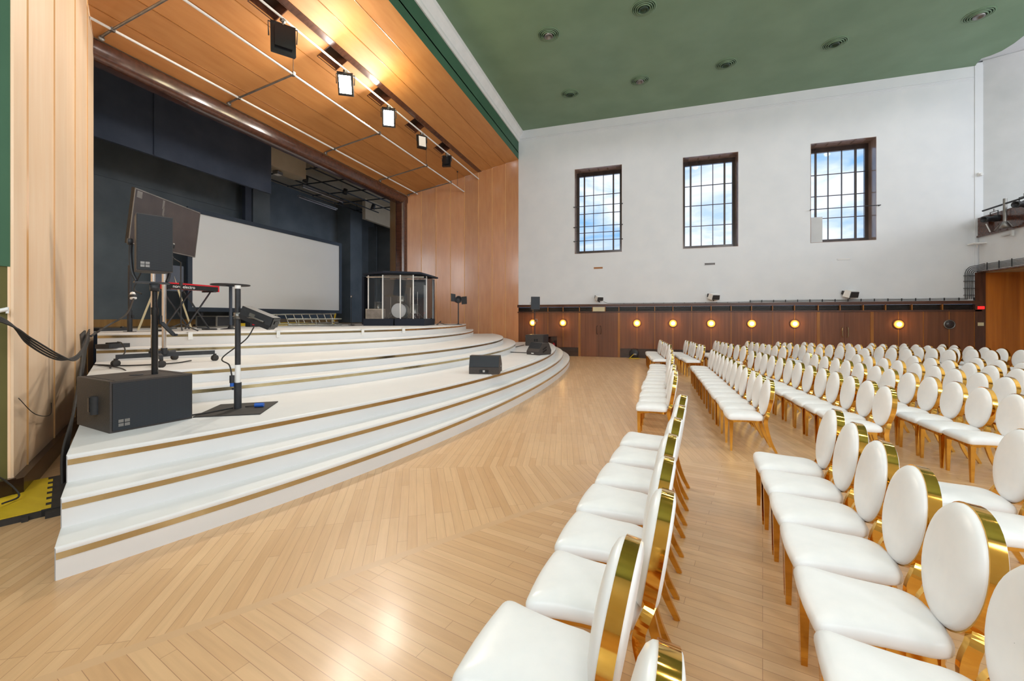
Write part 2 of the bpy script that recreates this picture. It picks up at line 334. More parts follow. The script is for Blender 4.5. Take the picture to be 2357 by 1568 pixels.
# window wall with three openings
WINX = [(-3.22, -1.09), (1.46, 3.60), (6.17, 8.31)]; WZ0, WZ1 = 4.76, 8.70
wl = MB(); xs = [XS-.4]+[q for p in WINX for q in p]+[11.44]
for i in range(0, len(xs), 2): wl.box(xs[i], W, 2.41, xs[i+1], W+.75, HC+.1)
for a, b in WINX:
    wl.box(a, W, 2.41, b, W+.75, WZ0); wl.box(a, W, WZ1, b, W+.75, HC+.1)
for k in range(3): wl.box(XS, W-.012-.006*k, HC-.50+.05*k, 11.2, W, HC-.485+.05*k)
wl.box(11.21, W-.02, 3.42, 11.44, W, HC)
struct(wl.build('wall_window', 'plaster'), 'white plaster wall pierced by three tall windows', 'wall')
# window 1..3
def window(n, a, b):
    Yg = W+.62; fr = MB(); d = .13
    fr.box(a, Yg-.05, WZ0, a+d, Yg+.06, WZ1); fr.box(b-d, Yg-.05, WZ0, b, Yg+.06, WZ1); fr.box(a+d, Yg-.05, WZ0, b-d, Yg+.06, WZ0+.2); fr.box(a+d, Yg-.05, WZ1-.2, b-d, Yg+.06, WZ1)
    win = fr.build('window_%d' % n, 'reveal_bronze'); struct(win)
    rv = MB(); e = .012
    rv.box(a, W-.01, WZ0, a+e, Yg, WZ1); rv.box(b-e, W-.01, WZ0, b, Yg, WZ1); rv.box(a, W-.01, WZ1-e, b, Yg, WZ1); rv.box(a, W-.01, WZ0, b, Yg, WZ0+e)
    rv.build('window_reveal', 'reveal_skylit', win)
    # narrow clerestory slot in the head of the reveal
    sl = MB()
    for k in range(4): sl.box(a+.25+.42*k, W+.12, WZ1-.02, a+.6+.42*k, W+.40, WZ1-.013)
    sl.build('head_slot', 'brick_slot', win)
    mu = MB(); x0, x1, z0, z1 = a+d, b-d, WZ0+.2, WZ1-.2; ww = x1-x0
    cols = [x0+ww*.125, x0+ww*.355, x0+ww*.60, x0+ww*.845]
    for k, x in enumerate(cols):
        t = .035 if k in (0, 3) else .014; mu.box(x-t, Yg-.03, z0, x+t, Yg+.03, z1)
    for q in (.245, .5, .745): z = z0+(z1-z0)*q; mu.box(x0, Yg-.02, z-.014, x1, Yg+.02, z+.014)
    mu.build('muntin', 'muntin', win)
    MB().box(x0, Yg+.0, z0, x1, Yg+.006, z1).build('pane', 'window_glass', win)
    return win
for i, (a, b) in enumerate(WINX): 
    w_ = window(i+1, a, b)
    w_['label'] = ['tall dark-framed window nearest the stage with three rails across it', 'middle tall dark-framed window in the white wall', 'tall bronze-lined window nearest the balcony with one rail across it'][i]; w_['category'] = 'window'
def rail(a, b, z, i, lab):
    m = MB(); m.tube([(a-.05, W-.10, z), (b+.05, W-.10, z)], .016, 6); m.box(a-.03, W-.11, z-.02, a-.01, W, z); m.box(b+.01, W-.11, z-.02, b+.03, W, z)
    tag(m.build('window_rail', 'black'), lab, 'rail', 'thin black rails across the windows')
a, b = WINX[0]
for k, (z, t) in enumerate(((6.92, 'upper'), (5.98, 'middle'), (5.33, 'lower'))): rail(a, b, z, k, t+' thin black rail across the window nearest the stage')
rail(WINX[2][0], WINX[2][1]+.05, 6.06, 0, 'single thin black rail across the window nearest the balcony')
tag(MB().box(6.19, W+.15, WZ0+.015, 6.62, W+.17, 5.80).build('blind_panel', 'plaster_grey'), 'white board in lower left corner of the window nearest the balcony', 'panel')

# wainscot of the window wall
D1, D2 = (-3.0, -1.22), (6.43, 8.17)
PX = [-5.96, -5.24, -4.5, -3.77, -3.0, None, -1.22, -.44, .31, 1.06, 1.81, 2.57, 3.33, 4.09, 4.85, 5.62, 6.43, None, 8.17, 8.99, 9.74, 10.49, 11.21]
wp = MB()
wp.box(XS-.4, W+.02, 0, -4.72, W+.5, 2.08); wp.box(-4.72, W+.02, .9, -4.08, W+.5, 2.08); wp.box(-4.08, W+.02, 0, 11.45, W+.5, 2.08)
for p, q in zip(PX[:-1], PX[1:]):
    if p is None or q is None: continue
    x0, x1 = p+.006, q-.006
    if q <= -3.7 and p < -4.0 and p > -4.9: wp.box(x0, W-.0, .9, x1, W+.03, 2.02)
    else: wp.box(x0, W-.0, .41, x1, W+.03, 2.02)
struct(wp.build('wall_panelling', 'sapele'), 'dark red-brown wood panelling along the foot of the window wall', 'wall panelling')
tr = MB()
for p in PX:
    if p is not None and p not in D1 and p not in D2 and p > -5.9: tr.box(p-.012, W-.012, .9 if -4.7 < p < -4.1 else .41, p+.012, W+.01, 2.02)
for p in D1+D2: tr.box(p-.05, W-.02, 0, p+.05, W+.02, 2.06)
struct(tr.build('trim_1', 'trim_gold_wood'), 'thin golden wood beads between the wall panels', 'trim')
t2 = MB(); t2.box(XS-.4, W-.03, 2.02, 11.4, W+.02, 2.075)
t2.box(XS-.4, W-.035, 2.285, 11.4, W+.02, 2.41)
struct(t2.build('trim_2', 'trim_gold_wood' if False else 'dark_wood'), 'brown wood rails above and below the vent slots', 'trim')
bs = MB()
for a, b in ((XS, -4.72), (-4.08, D1[0]-.05), (D1[1]+.05, D2[0]-.05), (D2[1]+.05, 11.2)):
    bs.box(a, W-.01, .18, b, W+.02, .40); bs.box(a, W-.03, 0, b, W+.02, .18)
struct(bs.build('baseboard_window', 'base_wood'), 'dark wood baseboard under the panelling', 'baseboard')
# vent slots
vt = MB().use('black_gloss'); vt.box(XS-.4, W+.12, 2.075, 11.4, W+.2, 2.285)
VX = [-5.24, -4.5, -3.77, -3.0, -2.4, -1.83, -1.22, -.44, .31, 1.06, 1.81, 2.57, 3.33, 4.09, 4.85, 5.62, 6.43, 7.15, 7.9, 8.6, 9.4, 10.3]
vt.use('trim_gold_wood')
for x in VX: vt.box(x-.014, W-.015, 2.075, x+.014, W+.12, 2.285)
vt.use('base_wood')
for k in range(4): vt.box(XS, W+.03, 2.105+.043*k, 11.3, W+.10, 2.112+.043*k)
struct(vt.build('trim_3'), 'row of dark louvred vent slots above the panelling', 'vent')
tag(MB().box(-2.38, W-.005, 2.08, -1.85, W+.03, 2.28).build('vent_cover', 'cream'), 'cream board closing one vent slot above the double door nearest the stage', 'panel')
# doors
def door(n, d, lab):
    a, b = d; mid = (a+b)/2
    m = MB(); m.box(a+.05, W+.0, .01, mid-.004, W+.045, 2.01); m.box(mid+.004, W+.0, .01, b-.05, W+.045, 2.01)
    o = m.build('door_%d' % n, 'sapele'); struct(o); o['label'] = lab; o['category'] = 'door'
    for s in (-1, 1):
        x = mid+s*.085; h = MB(); h.tube(smooth_path([(x-.02*s, W, 1.42), (x, W-.06, 1.41), (x+.012*s, W-.07, 1.35), (x+.012*s, W-.07, 1.12), (x, W-.06, 1.05), (x-.02*s, W, 1.04)], 4), .012, 8)
        h.build('door_handle', 'gold_strip' if n == 2 else 'base_wood', o)
door(1, D1, 'dark wood double door beside the stage end of the window wall')
door(2, D2, 'dark wood double door with brass pull handles near the balcony')
# niche with extinguisher
nc = MB(); nc.box(-4.72, W+.02, 0, -4.08, W+.03, .9) if False else None
nc.box(-4.72, W+.32, 0, -4.08, W+.36, .9); nc.box(-4.74, W+.0, 0, -4.72, W+.34, .9); nc.box(-4.08, W+.0, 0, -4.06, W+.34, .9); nc.box(-4.74, W, .88, -4.06, W+.34, .92)
struct(nc.build('wall_niche', 'dark_wood_v'), 'small open niche in the panelling behind the stage corner', 'niche')
ex = thing('fire_extinguisher', 'red fire extinguisher in the low wall niche behind the stage', 'fire extinguisher', (-4.24, W+.17, .0))
MB().lathe([(.0, .05), (.07, .05), (.08, .08), (.08, .5), (.06, .56), (.025, .6), (.0, .6)], n=20).build('cylinder', 'red', ex)
MB().lathe([(.02, .6), (.025, .66), (.0, .66)], n=10).box(-.02, -.05, .64, .02, .04, .68).build('valve', 'black', ex)
MB().tube(smooth_path([(0, -.04, .64), (.06, -.09, .55), (.09, -.07, .35)], 5), .012, 6).build('hose', 'rubber', ex)

# stage wall with proscenium
PB = -10.35; YL0, YR0, YL1, YR1, ZF, ZB = 2.415, W, 5.29, 16.50, 9.49, 7.31
sw = MB(); sw.box(XS-.3, NEARY, 2.3, XS, YL0, HC); sw.box(XS-.3, YL0, ZF, XS, W, HC)
struct(sw.build('wall_stage', 'wall_green'), 'dark green wall around the stage opening', 'wall')
struct(MB().box(XS-.28, NEARY, .22, XS-.01, YL0, 2.3).build('wall_stage_lower', 'olive'), 'glossy olive lower wall left of the stage', 'wall')
pm = MB()
for q in (.0, .06): pm.box(XS, 12.9+q, 9.62+q, XS+.012, 19.2-q, 9.63+q)
pm.box(XS, 12.9, 9.56, XS+.015, 14.0, 9.59)
co = MB(); prof = [(0, 10.33), (.04, 10.33), (.07, 10.42), (.05, 10.52), (.12, 10.64), (.20, 10.74), (.22, 10.86), (0, 10.86)]
co.loft([[(XS+x, y, z) for x, z in prof] for y in (NEARY, W)], True, True, False)
struct(co.build('trim_4', 'white_paint'), 'white moulded cornice over the stage opening', 'trim')
# splayed side walls and soffit, built of veneer panels with narrow joints
def splay_wall(name, y0, y1, z0, fr, sgn, label, wood='birch'):
    m = MB().use(wood); lines = []
    for a, b in zip(fr[:-1], fr[1:]):
        pa = (XS+(PB-XS)*a, y0+(y1-y0)*a); pb = (XS+(PB-XS)*b, y0+(y1-y0)*b)
        za = ZF+(ZB-ZF)*a; zb = ZF+(ZB-ZF)*b
        dx, dy = pb[0]-pa[0], pb[1]-pa[1]; ln = math.hypot(dx, dy); ux, uy = dx/ln*.006, dy/ln*.006
        m.extrude([(pa[0]+ux, pa[1]+uy, z0), (pb[0]-ux, pb[1]-uy, z0), (pb[0]-ux, pb[1]-uy, zb), (pa[0]+ux, pa[1]+uy, za)], (0, sgn*.04, 0))
        lines.append((pa[0], pa[1], za))
    m.use('joint_highlight')
    for x, y, z in lines[1:]: m.box(x-.009, y-sgn*.008, z0, x+.012, y+sgn*.05, z)
    m.extrude([(XS-.06, y0+sgn*.05+(y1-y0)*.0137, z0), (PB, y1+sgn*.05, z0), (PB, y1+sgn*.05, ZB), (XS-.06, y0+sgn*.05+(y1-y0)*.0137, ZF-.03)], (0, sgn*.05, 0))
    return struct(m.build(name), label, 'wall')
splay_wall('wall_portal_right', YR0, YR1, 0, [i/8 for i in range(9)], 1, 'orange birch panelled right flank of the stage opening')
splay_wall('wall_portal_left', YL0, YL1, .2, [0, .095, .34, .62, .85, 1.0], -1, 'birch panelled left flank of the stage opening, coloured paler as if lit', 'birch_lit')
struct(MB().box(XS-.001-.35, YL0-.02, .2, XS+.01, YL0, ZF).build('trim_5', 'birch_lit'), 'narrow wood edge between green wall and left flank', 'trim')
bl = MB(); bl.extrude([(XS+.06, YL0-.02, 0), (XS+.06, YL0+.05, 0), (PB, YL1+.06, 0), (PB, YL1-.1, 0), (XS-.2, YL0-.02, 0)], (0, 0, .21)); bl.box(XS-.02, NEARY, 0, XS+.05, YL0, .22)
struct(bl.build('baseboard_left', 'base_wood'), 'dark baseboard at the foot of the left flank', 'baseboard')
def soff(a, off=0): return (XS+(PB-XS)*a, ZF+(ZB-ZF)*a+off)
sf = MB().use('birch_top')
SLOTY = [7.0, 8.95, 10.95, 13.0, 15.05]
for k in range(8):
    a, b = k/8+.0015, (k+1)/8-.0015
    ya0, yb0 = YL0+(YL1-YL0)*a, YL0+(YL1-YL0)*b; ya1, yb1 = YR0+(YR1-YR0)*a, YR0+(YR1-YR0)*b
    (xa, za), (xb, zb) = soff(a), soff(b)
    def seg(y0a, y0b, y1a, y1b, a=a, b=b, xa=xa, za=za, xb=xb, zb=zb):
        sf.extrude([(xa, y0a, za), (xb, y0b, zb), (xb, y1b, zb), (xa, y1a, za)], (0, 0, .03))
    if k == 3:   # the panel strip with lamp slots; slot spans x -7.8..-8.15
        c0 = ya0; c0b = yb0
        for s in SLOTY:
            seg(c0, c0b, s-.32, s-.32); c0 = c0b = s+.32
            xm = xa+(xb-xa)*.72; zm = za+(zb-za)*.72
            sf.extrude([(xm, s-.32, zm), (xb, s-.32, zb), (xb, s+.32, zb), (xm, s+.32, zm)], (0, 0, .03))
        seg(c0, c0b, ya1, yb1)
    else: seg(ya0, yb0, ya1, yb1)
sf.use('dark_wood')
(xa, za), (xb, zb) = soff(.345, -.012), soff(.378, -.012)
sf.extrude([(xa, 3.6, za), (xb, 3.7, zb), (xb, 18.33, zb), (xa, 18.43, za)], (0, 0, .02))
sf.use('trim_gold_wood')
for k in range(1, 8):
    x, z = soff(k/8, .005); y0 = YL0+(YL1-YL0)*k/8; y1 = YR0+(YR1-YR0)*k/8; sf.obox((x, (y0+y1)/2, z), (.010, (y1-y0)/2, .010))
sf.use('base_wood')
(xa, za), (xb, zb) = soff(0, .30), soff(1, .30)
sf.extrude([(xa, YL0, za), (xb, YL1, zb), (xb, YR1, zb), (xa, YR0, za)], (0, 0, .05))
struct(sf.build('wall_portal_top'), 'orange birch panelled sloping soffit over the stage front', 'soffit')
# lamp slots boxes
for i, s in enumerate(SLOTY):
    (xa, za), (xb, zb) = soff(.377), soff(.465); m = MB()
    for y in (s-.335, s+.315): m.extrude([(xa, y, za-.01), (xb, y, zb-.01), (xb, y, zb+.3), (xa, y, za+.3)], (0, .02, 0))
    m.extrude([(xb, s-.33, zb-.01), (xb-.02, s-.33, zb-.01), (xb-.02, s-.33, zb+.3), (xb, s-.33, zb+.3)], (0, .66, 0))
    m.extrude([(xa, s-.33, za-.01), (xa+.02, s-.33, za-.01), (xa+.02, s-.33, za+.3), (xa, s-.33, za+.3)], (0, .66, 0))
    struct(m.build('trim_%d' % (6+i), 'dark_wood'), 'dark lined lamp slot in the soffit', 'trim')
# dark rounded frame of the inner stage opening
def roundprof(w, h, r, n=5):
    pts = []
    for cx, cy, a0 in ((w-r, h-r, 0), (r, h-r, 90), (r, r, 180), (w-r, r, 270)):
        for i in range(n+1):
            a = math.radians(a0+90*i/n); pts.append((cx+r*math.cos(a), cy+r*math.sin(a)))
    return pts
fm = MB()
pr = roundprof(.45, .44, .13)     # x depth, z height
fm.loft([[(PB+.06-x, y, 6.88+z) for x, z in pr] for y in (YL1-.2, YR1+.1)], True, True, True)
pr2 = roundprof(.45, .42, .13)
fm.loft([[(PB+.06-x, YR1+.08-.42+y, z) for x, y in pr2] for z in (1.4, 7.0)], True, True, True)
fm.loft([[(PB-.04-x, YL1-.50+y, z) for x, y in pr2] for z in (1.4, 7.0)], True, True, True)
struct(fm.build('trim_11', 'dark_wood'), 'dark brown rounded frame of the inner stage opening', 'trim')
struct(MB().prism([(-10.80, 16.42), (-12.0, 17.67), (-12.0, 17.8), (-10.80, 16.6)], 1.5, 8.15).build('wall_reveal', 'tan_wood'), 'tan wood reveal behind the dark frame', 'wall')
# stage house
sh = MB()
sh.use('navy'); sh.box(-15.7, 2.0, 1.5, -15.5, 12.9, 9.2); sh.box(-17.0, 12.9, 1.5, -16.8, 23, 8.25)
sh.box(-15.75, 12.55, 1.5, -15.1, 12.62, 9.2); sh.box(-15.6, 12.9, 1.5, -15.2, 13.7, 8.2); sh.box(-16.9, 19.6, 1.5, -15.9, 20.6, 8.2); sh.box(-16.9, 22.4, 1.5, -16.2, 22.46, 7.5)
sh.box(-17, 1.9, 1.5, -10.4, 2.0, 9.2); sh.box(-17, 23, 1.5, -10.4, 23.1, 9.2)
sh.box(-15.51, 5.0, 6.02, -15.47, 12.5, 6.05)
sh.use('navy_dark'); sh.box(-13.1, 2.0, 6.29, -13.0, 11.77, 9.2); sh.box(-15.12, 12.35, 1.5, -14.95, 12.62, 8.1)
sh.use('beige'); sh.box(-17.0, 2, 8.2, -10.5, 23, 8.3); sh.box(-13.6, 11.77, 7.35, -13.0, 13.4, 8.2); sh.box(-14.6, 18.95, 7.1, -14.4, 23, 8.2)
sh.use('navy_dark'); sh.box(-12.98, 7.95, 6.3, -12.96, 7.98, 9.2)
struct(sh.build('wall_stage_house'), 'dark navy rear wall and upper void of the stage', 'wall')
struct(MB().use('tan_wood').box(-15.5, 2.0, 1.52, -15.45, 12.9, 1.74).box(-16.8, 12.9, 1.52, -16.75, 23, 1.74).build('baseboard_stage'), 'brown skirting at the back of the stage', 'baseboard')

# hall rear and near walls
rw = MB(); rw.box(18.0, NEARY, 0, 18.2, 20.2, HC+.3)
struct(rw.build('wall_rear', 'plaster'), 'rear wall of the hall', 'wall')
struct(MB().box(XS, NEARY-.2, 0, 18.2, NEARY, HC+.3).build('wall_near', 'plaster'), 'white wall behind the camera', 'wall')
g = MB(); g.extrude([(11.44, W, 3.4), (18.0, 17.0, 3.4), (18.0, 17.2, 3.4), (11.44, W+.2, 3.4)], (0, 0, HC+.15-3.4))
struct(g.build('wall_balcony_side', 'plaster_grey'), 'plain grey upper wall beside the balcony', 'wall')
ow = MB().use('sapele_orange'); ow.box(11.52, W+.0, 0, 18, W+.1, 3.41)
ow.use('dark_wood_v'); ow.box(11.21, W-.03, 0, 11.5, W+.1, 3.41)
struct(ow.build('wall_under_balcony'), 'glowing orange-brown wood wall under the balcony', 'wall')
bc = MB(); bc.use('plaster'); bc.box(11.3, 2.0, 3.45, 11.42, 19.4, 4.66); bc.box(11.42, 2.0, 3.45, 18, W, 3.7)
bc.use('dark_wood'); bc.box(11.24, 2.0, 4.66, 11.46, 19.42, 4.72); bc.box(11.26, 2, 3.41, 11.5, W, 3.45)
bc.use('dark_wood'); bc.box(11.36, 2.0, 4.72, 11.44, 19.42, 5.40); bc.box(11.28, 18.93, 4.72, 11.36, 19.42, 5.36)
bc.use('beige'); bc.box(11.5, 2.0, 3.40, 18, W-.01, 3.45)
struct(bc.build('wall_balcony'), 'white balcony front with a dark wood parapet', 'balcony')
for k in range(6):
    x = 12.6; 
# ------------------------------------------------------------------ ceiling fittings
def ring(i, x, y, label):
    t = thing('ceiling_ring', label, 'ceiling fitting', (x, y, HC), 0, 'round recessed ceiling fittings')
    m = MB()
    m.lathe([(.36, .0), (.36, -.015), (.33, -.02), (.32, .0)], n=36, smooth=False); m.build('rim', 'ceiling_green', t)
    m = MB().use('bright_green_dark'); m.lathe([(.0, -.004), (.32, -.004), (.32, -.001), (.0, -.001)], n=36)
    m.build('backing', 'bright_green_dark', t)
    m = MB()
    for r, h in ((.30, .03), (.245, .045), (.19, .06)):
        m.lathe([(r, -.004), (r+.008, -h), (r-.012, -h), (r-.018, -.004)], n=36)
    m.build('louvre_ring', 'ceiling_green', t)
    m = MB(); m.lathe([(.13, -.004), (.14, -.075), (.115, -.075), (.10, -.02), (.0, -.02)], n=30); m.build('throat', 'bright_green_dark' if i % 3 else 'steel', t)
    return t
RL = {(-3.0, 12.95): 'round ceiling fitting with shiny centre nearest the stage cornice, near row',
      (-.2, 12.95): 'round dark-centred ceiling fitting at the top edge of the photo, near row',
      (-3.0, 16.75): 'round ceiling fitting nearest the stage corner, row closest to the window wall',
      (-.2, 16.75): 'second round ceiling fitting from the stage, row closest to the window wall',
      (2.75, 16.75): 'third round ceiling fitting from the stage, row closest to the window wall',
      (5.85, 16.75): 'fourth round ceiling fitting from the stage, row closest to the window wall',
      (9.4, 16.75): 'last round ceiling fitting toward the balcony, row closest to the window wall'}
RP = {(-3.0, 12.95): (-3.01, 13.11), (-.2, 12.95): (-.1, 12.83), (-3.0, 16.75): (-2.98, 16.84), (-.2, 16.75): (-.27, 16.71), (2.75, 16.75): (2.67, 16.57), (5.85, 16.75): (5.89, 16.42), (9.4, 16.75): (9.44, 16.21)}
for i, (k, lab) in enumerate(RL.items()): ring(i, RP[k][0], RP[k][1], lab)

# ------------------------------------------------------------------ wall lamps, speakers, small fittings on the window wall
LX = [-5.24, -3.77, -.44, 1.06, 2.57, 4.09, 5.62, 8.99, 10.49]
LN = ['round amber wall lamp beside the stage flank, partly behind the speaker pole', 'round amber wall lamp left of the double door nearest the stage', 'round amber wall lamp just right of the double door nearest the stage',
      'second round amber wall lamp right of the double door nearest the stage', 'round amber wall lamp under the middle window', 'second round amber wall lamp left of the brass-handled door', 'round amber wall lamp just left of the brass-handled door',
      'round amber wall lamp just right of the brass-handled door', 'unlit round wall lamp with clear glass nearest the balcony']
for i, x in enumerate(LX):
    t = thing('wall_lamp', LN[i], 'wall lamp', (x, W, 1.545), 0, 'round wall lamps in the panelling')
    ax = (0, -1, 0)
    MB().lathe([(.165, -.01), (.175, .03), (.15, .05), (.135, .03), (.135, 0), (0, 0)], axis=ax, n=30).build('bezel', 'steel' if i == 8 else 'trim_gold_wood', t)
    if i < 8:
        MB().lathe([(.135, .02), (.13, .04), (.10, .06), (.075, .068), (.075, .02)], axis=ax, n=30).build('diffuser', 'lamp_amber', t)
        MB().lathe([(.075, .02), (.074, .07), (.05, .08), (.0, .084)], axis=ax, n=24).build('bulb', 'lamp_core', t)
        d = bpy.data.lights.new('wall_lamp_light', 'POINT'); d.energy = 6; d.color = (1, .62, .2); d.shadow_soft_size = .05
        o = bpy.data.objects.new('wall_lamp_light', d); C.objects.link(o); o.parent = t; o.location = (0, -.17, 0)
    else:
        MB().lathe([(.135, .02), (.12, .05), (.07, .07), (.0, .078)], axis=ax, n=30).build('diffuser', 'tv_glass', t)
for i, (x, z, lab) in enumerate(((-2.08, 2.68, 'white and black wall speaker under the window nearest the stage'), (2.66, 2.68, 'white and black wall speaker under the middle window'), (7.45, 2.71, 'white and black wall speaker under the window nearest the balcony'))):
    t = thing('wall_speaker', lab, 'speaker', (x, W-.16, z), 0, 'white tilted speakers on the window wall')
    ax = (Vector((.80, .60, 0)), Vector((-.54, .72, .43)).normalized(), Vector((0, 0, 0)))
    X = Vector((.86, .5, 0)).normalized(); Z = Vector((.14, -.24, .96)).normalized(); Y = Z.cross(X)
    sc = [.78, .95, 1.1][i]
    MB().obox(Vector((0, 0, 0)), (.20*sc, .13, .12*sc), (X, Y, Z), .9).build('body', 'white_paint', t)
    MB().obox(Vector((0, 0, 0))-Y*.137-Z*.01, (.18*sc, .008, .10*sc), (X, Y, Z), .92).build('grille', 'black', t)
    m = MB(); m.obox((-.21*sc, .06, .05), (.03, .05, .07), (X, Y, Z)); m.tube([(-.15, .10, -.04), (-.02, .02, -.14), (.0, .14, -.17)], .025, 6); m.build('bracket', 'black', t)
for i, (x, lit, lab) in enumerate(((-2.14, 1, 'slot vent showing amber light under the window nearest the stage'), (2.52, 0, 'small dark slot vent under the middle window'), (7.27, 2, 'thin slot vent under the window nearest the balcony'))):
    t = thing('slot_vent', lab, 'vent', (x, W, 4.07), 0, 'slot vents under the windows')
    h = .05 if lit != 2 else .02
    m = MB(); m.box(-.21, -.012, h-.008, .21, 0, h+.012); m.box(-.21, -.012, -h-.012, .21, 0, -h+.008); m.box(-.225, -.012, -h, -.2, 0, h); m.box(.2, -.012, -h, .225, 0, h); m.build('frame', 'plaster', t)
    m = MB(); m.box(-.2, -.004, -h, .2, -.001, h); m.build('slot', 'lamp_off' if lit == 2 else ('trim_gold_wood' if lit else 'base_wood'), t)
# cable run on the wainscot cap
cr_ = MB()
for k in range(3):
    pts = [(x*1.0, W-.04, 2.44+.028*k+.006*math.sin(x*3+k)) for x in [4.0+.35*i for i in range(21)]]; cr_.tube(pts, .006, 5)
for i in range(30): x = -1.0+.42*i; cr_.box(x-.008, W-.05, 2.42, x+.008, W-.0, 2.52 if x > 4 else 2.45)
cr_.tube([(-1.9, W-.05, 2.52), (-1.7, W-.04, 2.44), (1, W-.04, 2.43), (4.2, W-.04, 2.44)], .008, 5)
tag(cr_.build('cable_run', 'black'), 'thin black cable run clipped along the top of the wall panelling', 'cable')
cv = MB()
for k in range(5):
    x = 10.92+.055*k
    r = .26-.05*k
    path = [(x, W-.06, 2.46), (x, W-.05, 3.0+.1*math.sin(k)), (x, W-.05, 3.40)]+[(x+ (r-r*math.cos(a)), W-.06, 3.40+r*math.sin(a)+.05*(4-k)*0) for a in (.5, 1.0, PI/2)]+[(11.24, W-.08, 3.40+r), (11.28, W-.35, 3.44+r)]
    cv.tube(path, .011, 6)
    cv.tube([(11.28, W-.35, 3.44+r*.9)]+[(11.27, y, 3.44+r*.9) for y in (18.6, 17.5, 16.5, 15, 13)], .009, 6)
for z in (2.6, 2.85, 3.1, 3.3): cv.box(10.88, W-.08, z, 11.2, W-.02, z+.014)
for i in range(9): y = 18.95-.52*i; cv.box(11.25, y, 3.46, 11.27, y+.02, 3.72)
tag(cv.build('cable_bundle', 'black'), 'fan of parallel black cables turning up onto the balcony front', 'cable')
tag(MB().box(11.28, W-.05, 2.10, 11.46, W-.03, 2.20).build('call_point_light', 'red_light'), 'small red light on the dark post beside the balcony wall', 'light')
tag(MB().box(11.28, W-.05, 1.50, 11.44, W-.03, 1.62).box(11.31, W-.06, 1.53, 11.36, W-.05, 1.59).build('switch_plate', 'cream'), 'cream switch plate under the small red light', 'switch')
tag(MB().box(11.27, W-.11, 6.86, 11.38, W-.015, 6.98).lathe([(.0, 0), (.05, 0), (.05, .06), (0, .06)], (11.32, W-.11, 6.9), 14, (0, -1, 0)).build('motion_sensor', 'white_paint'), 'small white sensor high on the wall edge by the balcony', 'sensor')
tag(MB().obox((11.12, W-.28, 4.42), (.18, .16, .02)).box(11.2, W-.16, 4.30, 11.22, W-.1, 4.40).build('wall_shelf', 'white_paint'), 'small white shelf on the wall just left of the balcony front', 'shelf')
# balcony equipment
t = thing('stage_spotlight', 'black profile spotlight on the balcony rail, left one', 'spotlight', (11.2, 18.55, 5.16), 0, 'spotlights clamped along the balcony')
def profile_spot(t):
    MB().lathe([(.0, .30), (.09, .30), (.11, .26), (.11, .0), (.085, -.02), (.085, -.30), (.10, -.32), (.10, -.45), (.08, -.45), (.07, -.34), (.0, -.34)], axis=(.85, .45, .12), n=20).build('barrel', 'black', t)
    MB().tube([(0, .16, .0), (0, .17, .24), (0, -.17, .24), (0, -.16, 0)], .013, 6).build('yoke', 'black', t)
    MB().tube([(0, 0, .24), (0, 0, .33)], .02, 6).build('clamp', 'steel', t)
profile_spot(t)
dup(t, (11.2, 17.35, 5.35), .1, 'black profile spotlight on the balcony rail at the right photo edge')
t = thing('lighting_bar', 'dark lighting bar on a post above the balcony parapet', 'lighting bar', (11.08, 17.9, 4.72))
MB().tube([(0, 0, 0), (0, 0, .95)], .05, 10).lathe([(.0, 0), (.14, 0), (.06, .2), (.0, .2)], n=12).build('post', 'steel', t)
MB().tube([(0, .95, .78), (0, -2.4, .80)], .03, 8).build('bar', 'black', t)
MB().tube([(0, .1, .2), (-.0, .45, 0)], .015, 6).tube([(0, -.1, .2), (0, -.3, 0)], .015, 6).build('brace', 'steel', t)
tag(MB().tube([(11.2, 18.9, 5.05), (11.22, 18.75, 4.74)], .018, 6).build('white_strut', 'white_paint'), 'thin white strut leaning on the balcony parapet', 'strut')
tag(MB().box(11.22, 17.9, 4.50, 11.29, 18.3, 4.55).obox((11.2, 17.8, 4.52), (.03, .03, .09)).build('balcony_bracket', 'plaster_grey'), 'small white bracket on the balcony front', 'bracket')

# ------------------------------------------------------------------ the stage: seven curved steps
Z = [.225, .445, .666, .866, 1.066, 1.28, 1.52]
YC = 10.7
def xe(k, y):
    d2 = (y-YC)**2
    if k == 0: return -2.475-.0112*d2-7.4e-5*d2*d2
    if k == 1: return -2.62-.0135*d2-8.2e-5*d2*d2 if False else .5*(xe(0, y)+xe(2, y))+.03
    if k == 2: return -2.79-.0205*d2-4.6e-5*d2*d2
    if k == 3: return -4.06-.0335*d2-1.0e-4*d2*d2
    if k == 4: return -4.50-.036*d2-1.2e-4*d2*d2
    if k == 5: return -5.9-(.075 if y < YC else .035)*d2
    return -6.25-(.08 if y < YC else .035)*d2
def cut(x, side): # the straight ends of the steps
    y = 1.79-.56*(x+3.9); return y if side < 0 else min(2*YC-y-.12, W-.02)
def edge(k, n=72, inset=0.):
    """points of the front edge of step k from the near to the far end"""
    def solve(side):
        lo, hi = (YC, 1.0) if side < 0 else (YC, 20.5)
        for _ in range(60):
            m = (lo+hi)/2; x = xe(k, m)
            if (side < 0 and m > cut(x, -1)) or (side > 0 and m < cut(x, 1)): lo = m
            else: hi = m
        return lo
    y0, y1 = solve(-1), solve(1); pts = []
    for i in range(n+1):
        t = i/n; y = y0+(y1-y0)*(.5-.5*math.cos(PI*t)) if True else 0
        pts.append((xe(k, y)-inset, y))
    return pts
stage = thing('stage', 'wide white stage of seven curved steps edged with gold strips', 'stage', (0, 0, 0))
BACKX = [-6.3, -6.3, -7.4, -8.6, -10.0, -11.6, -16.8]
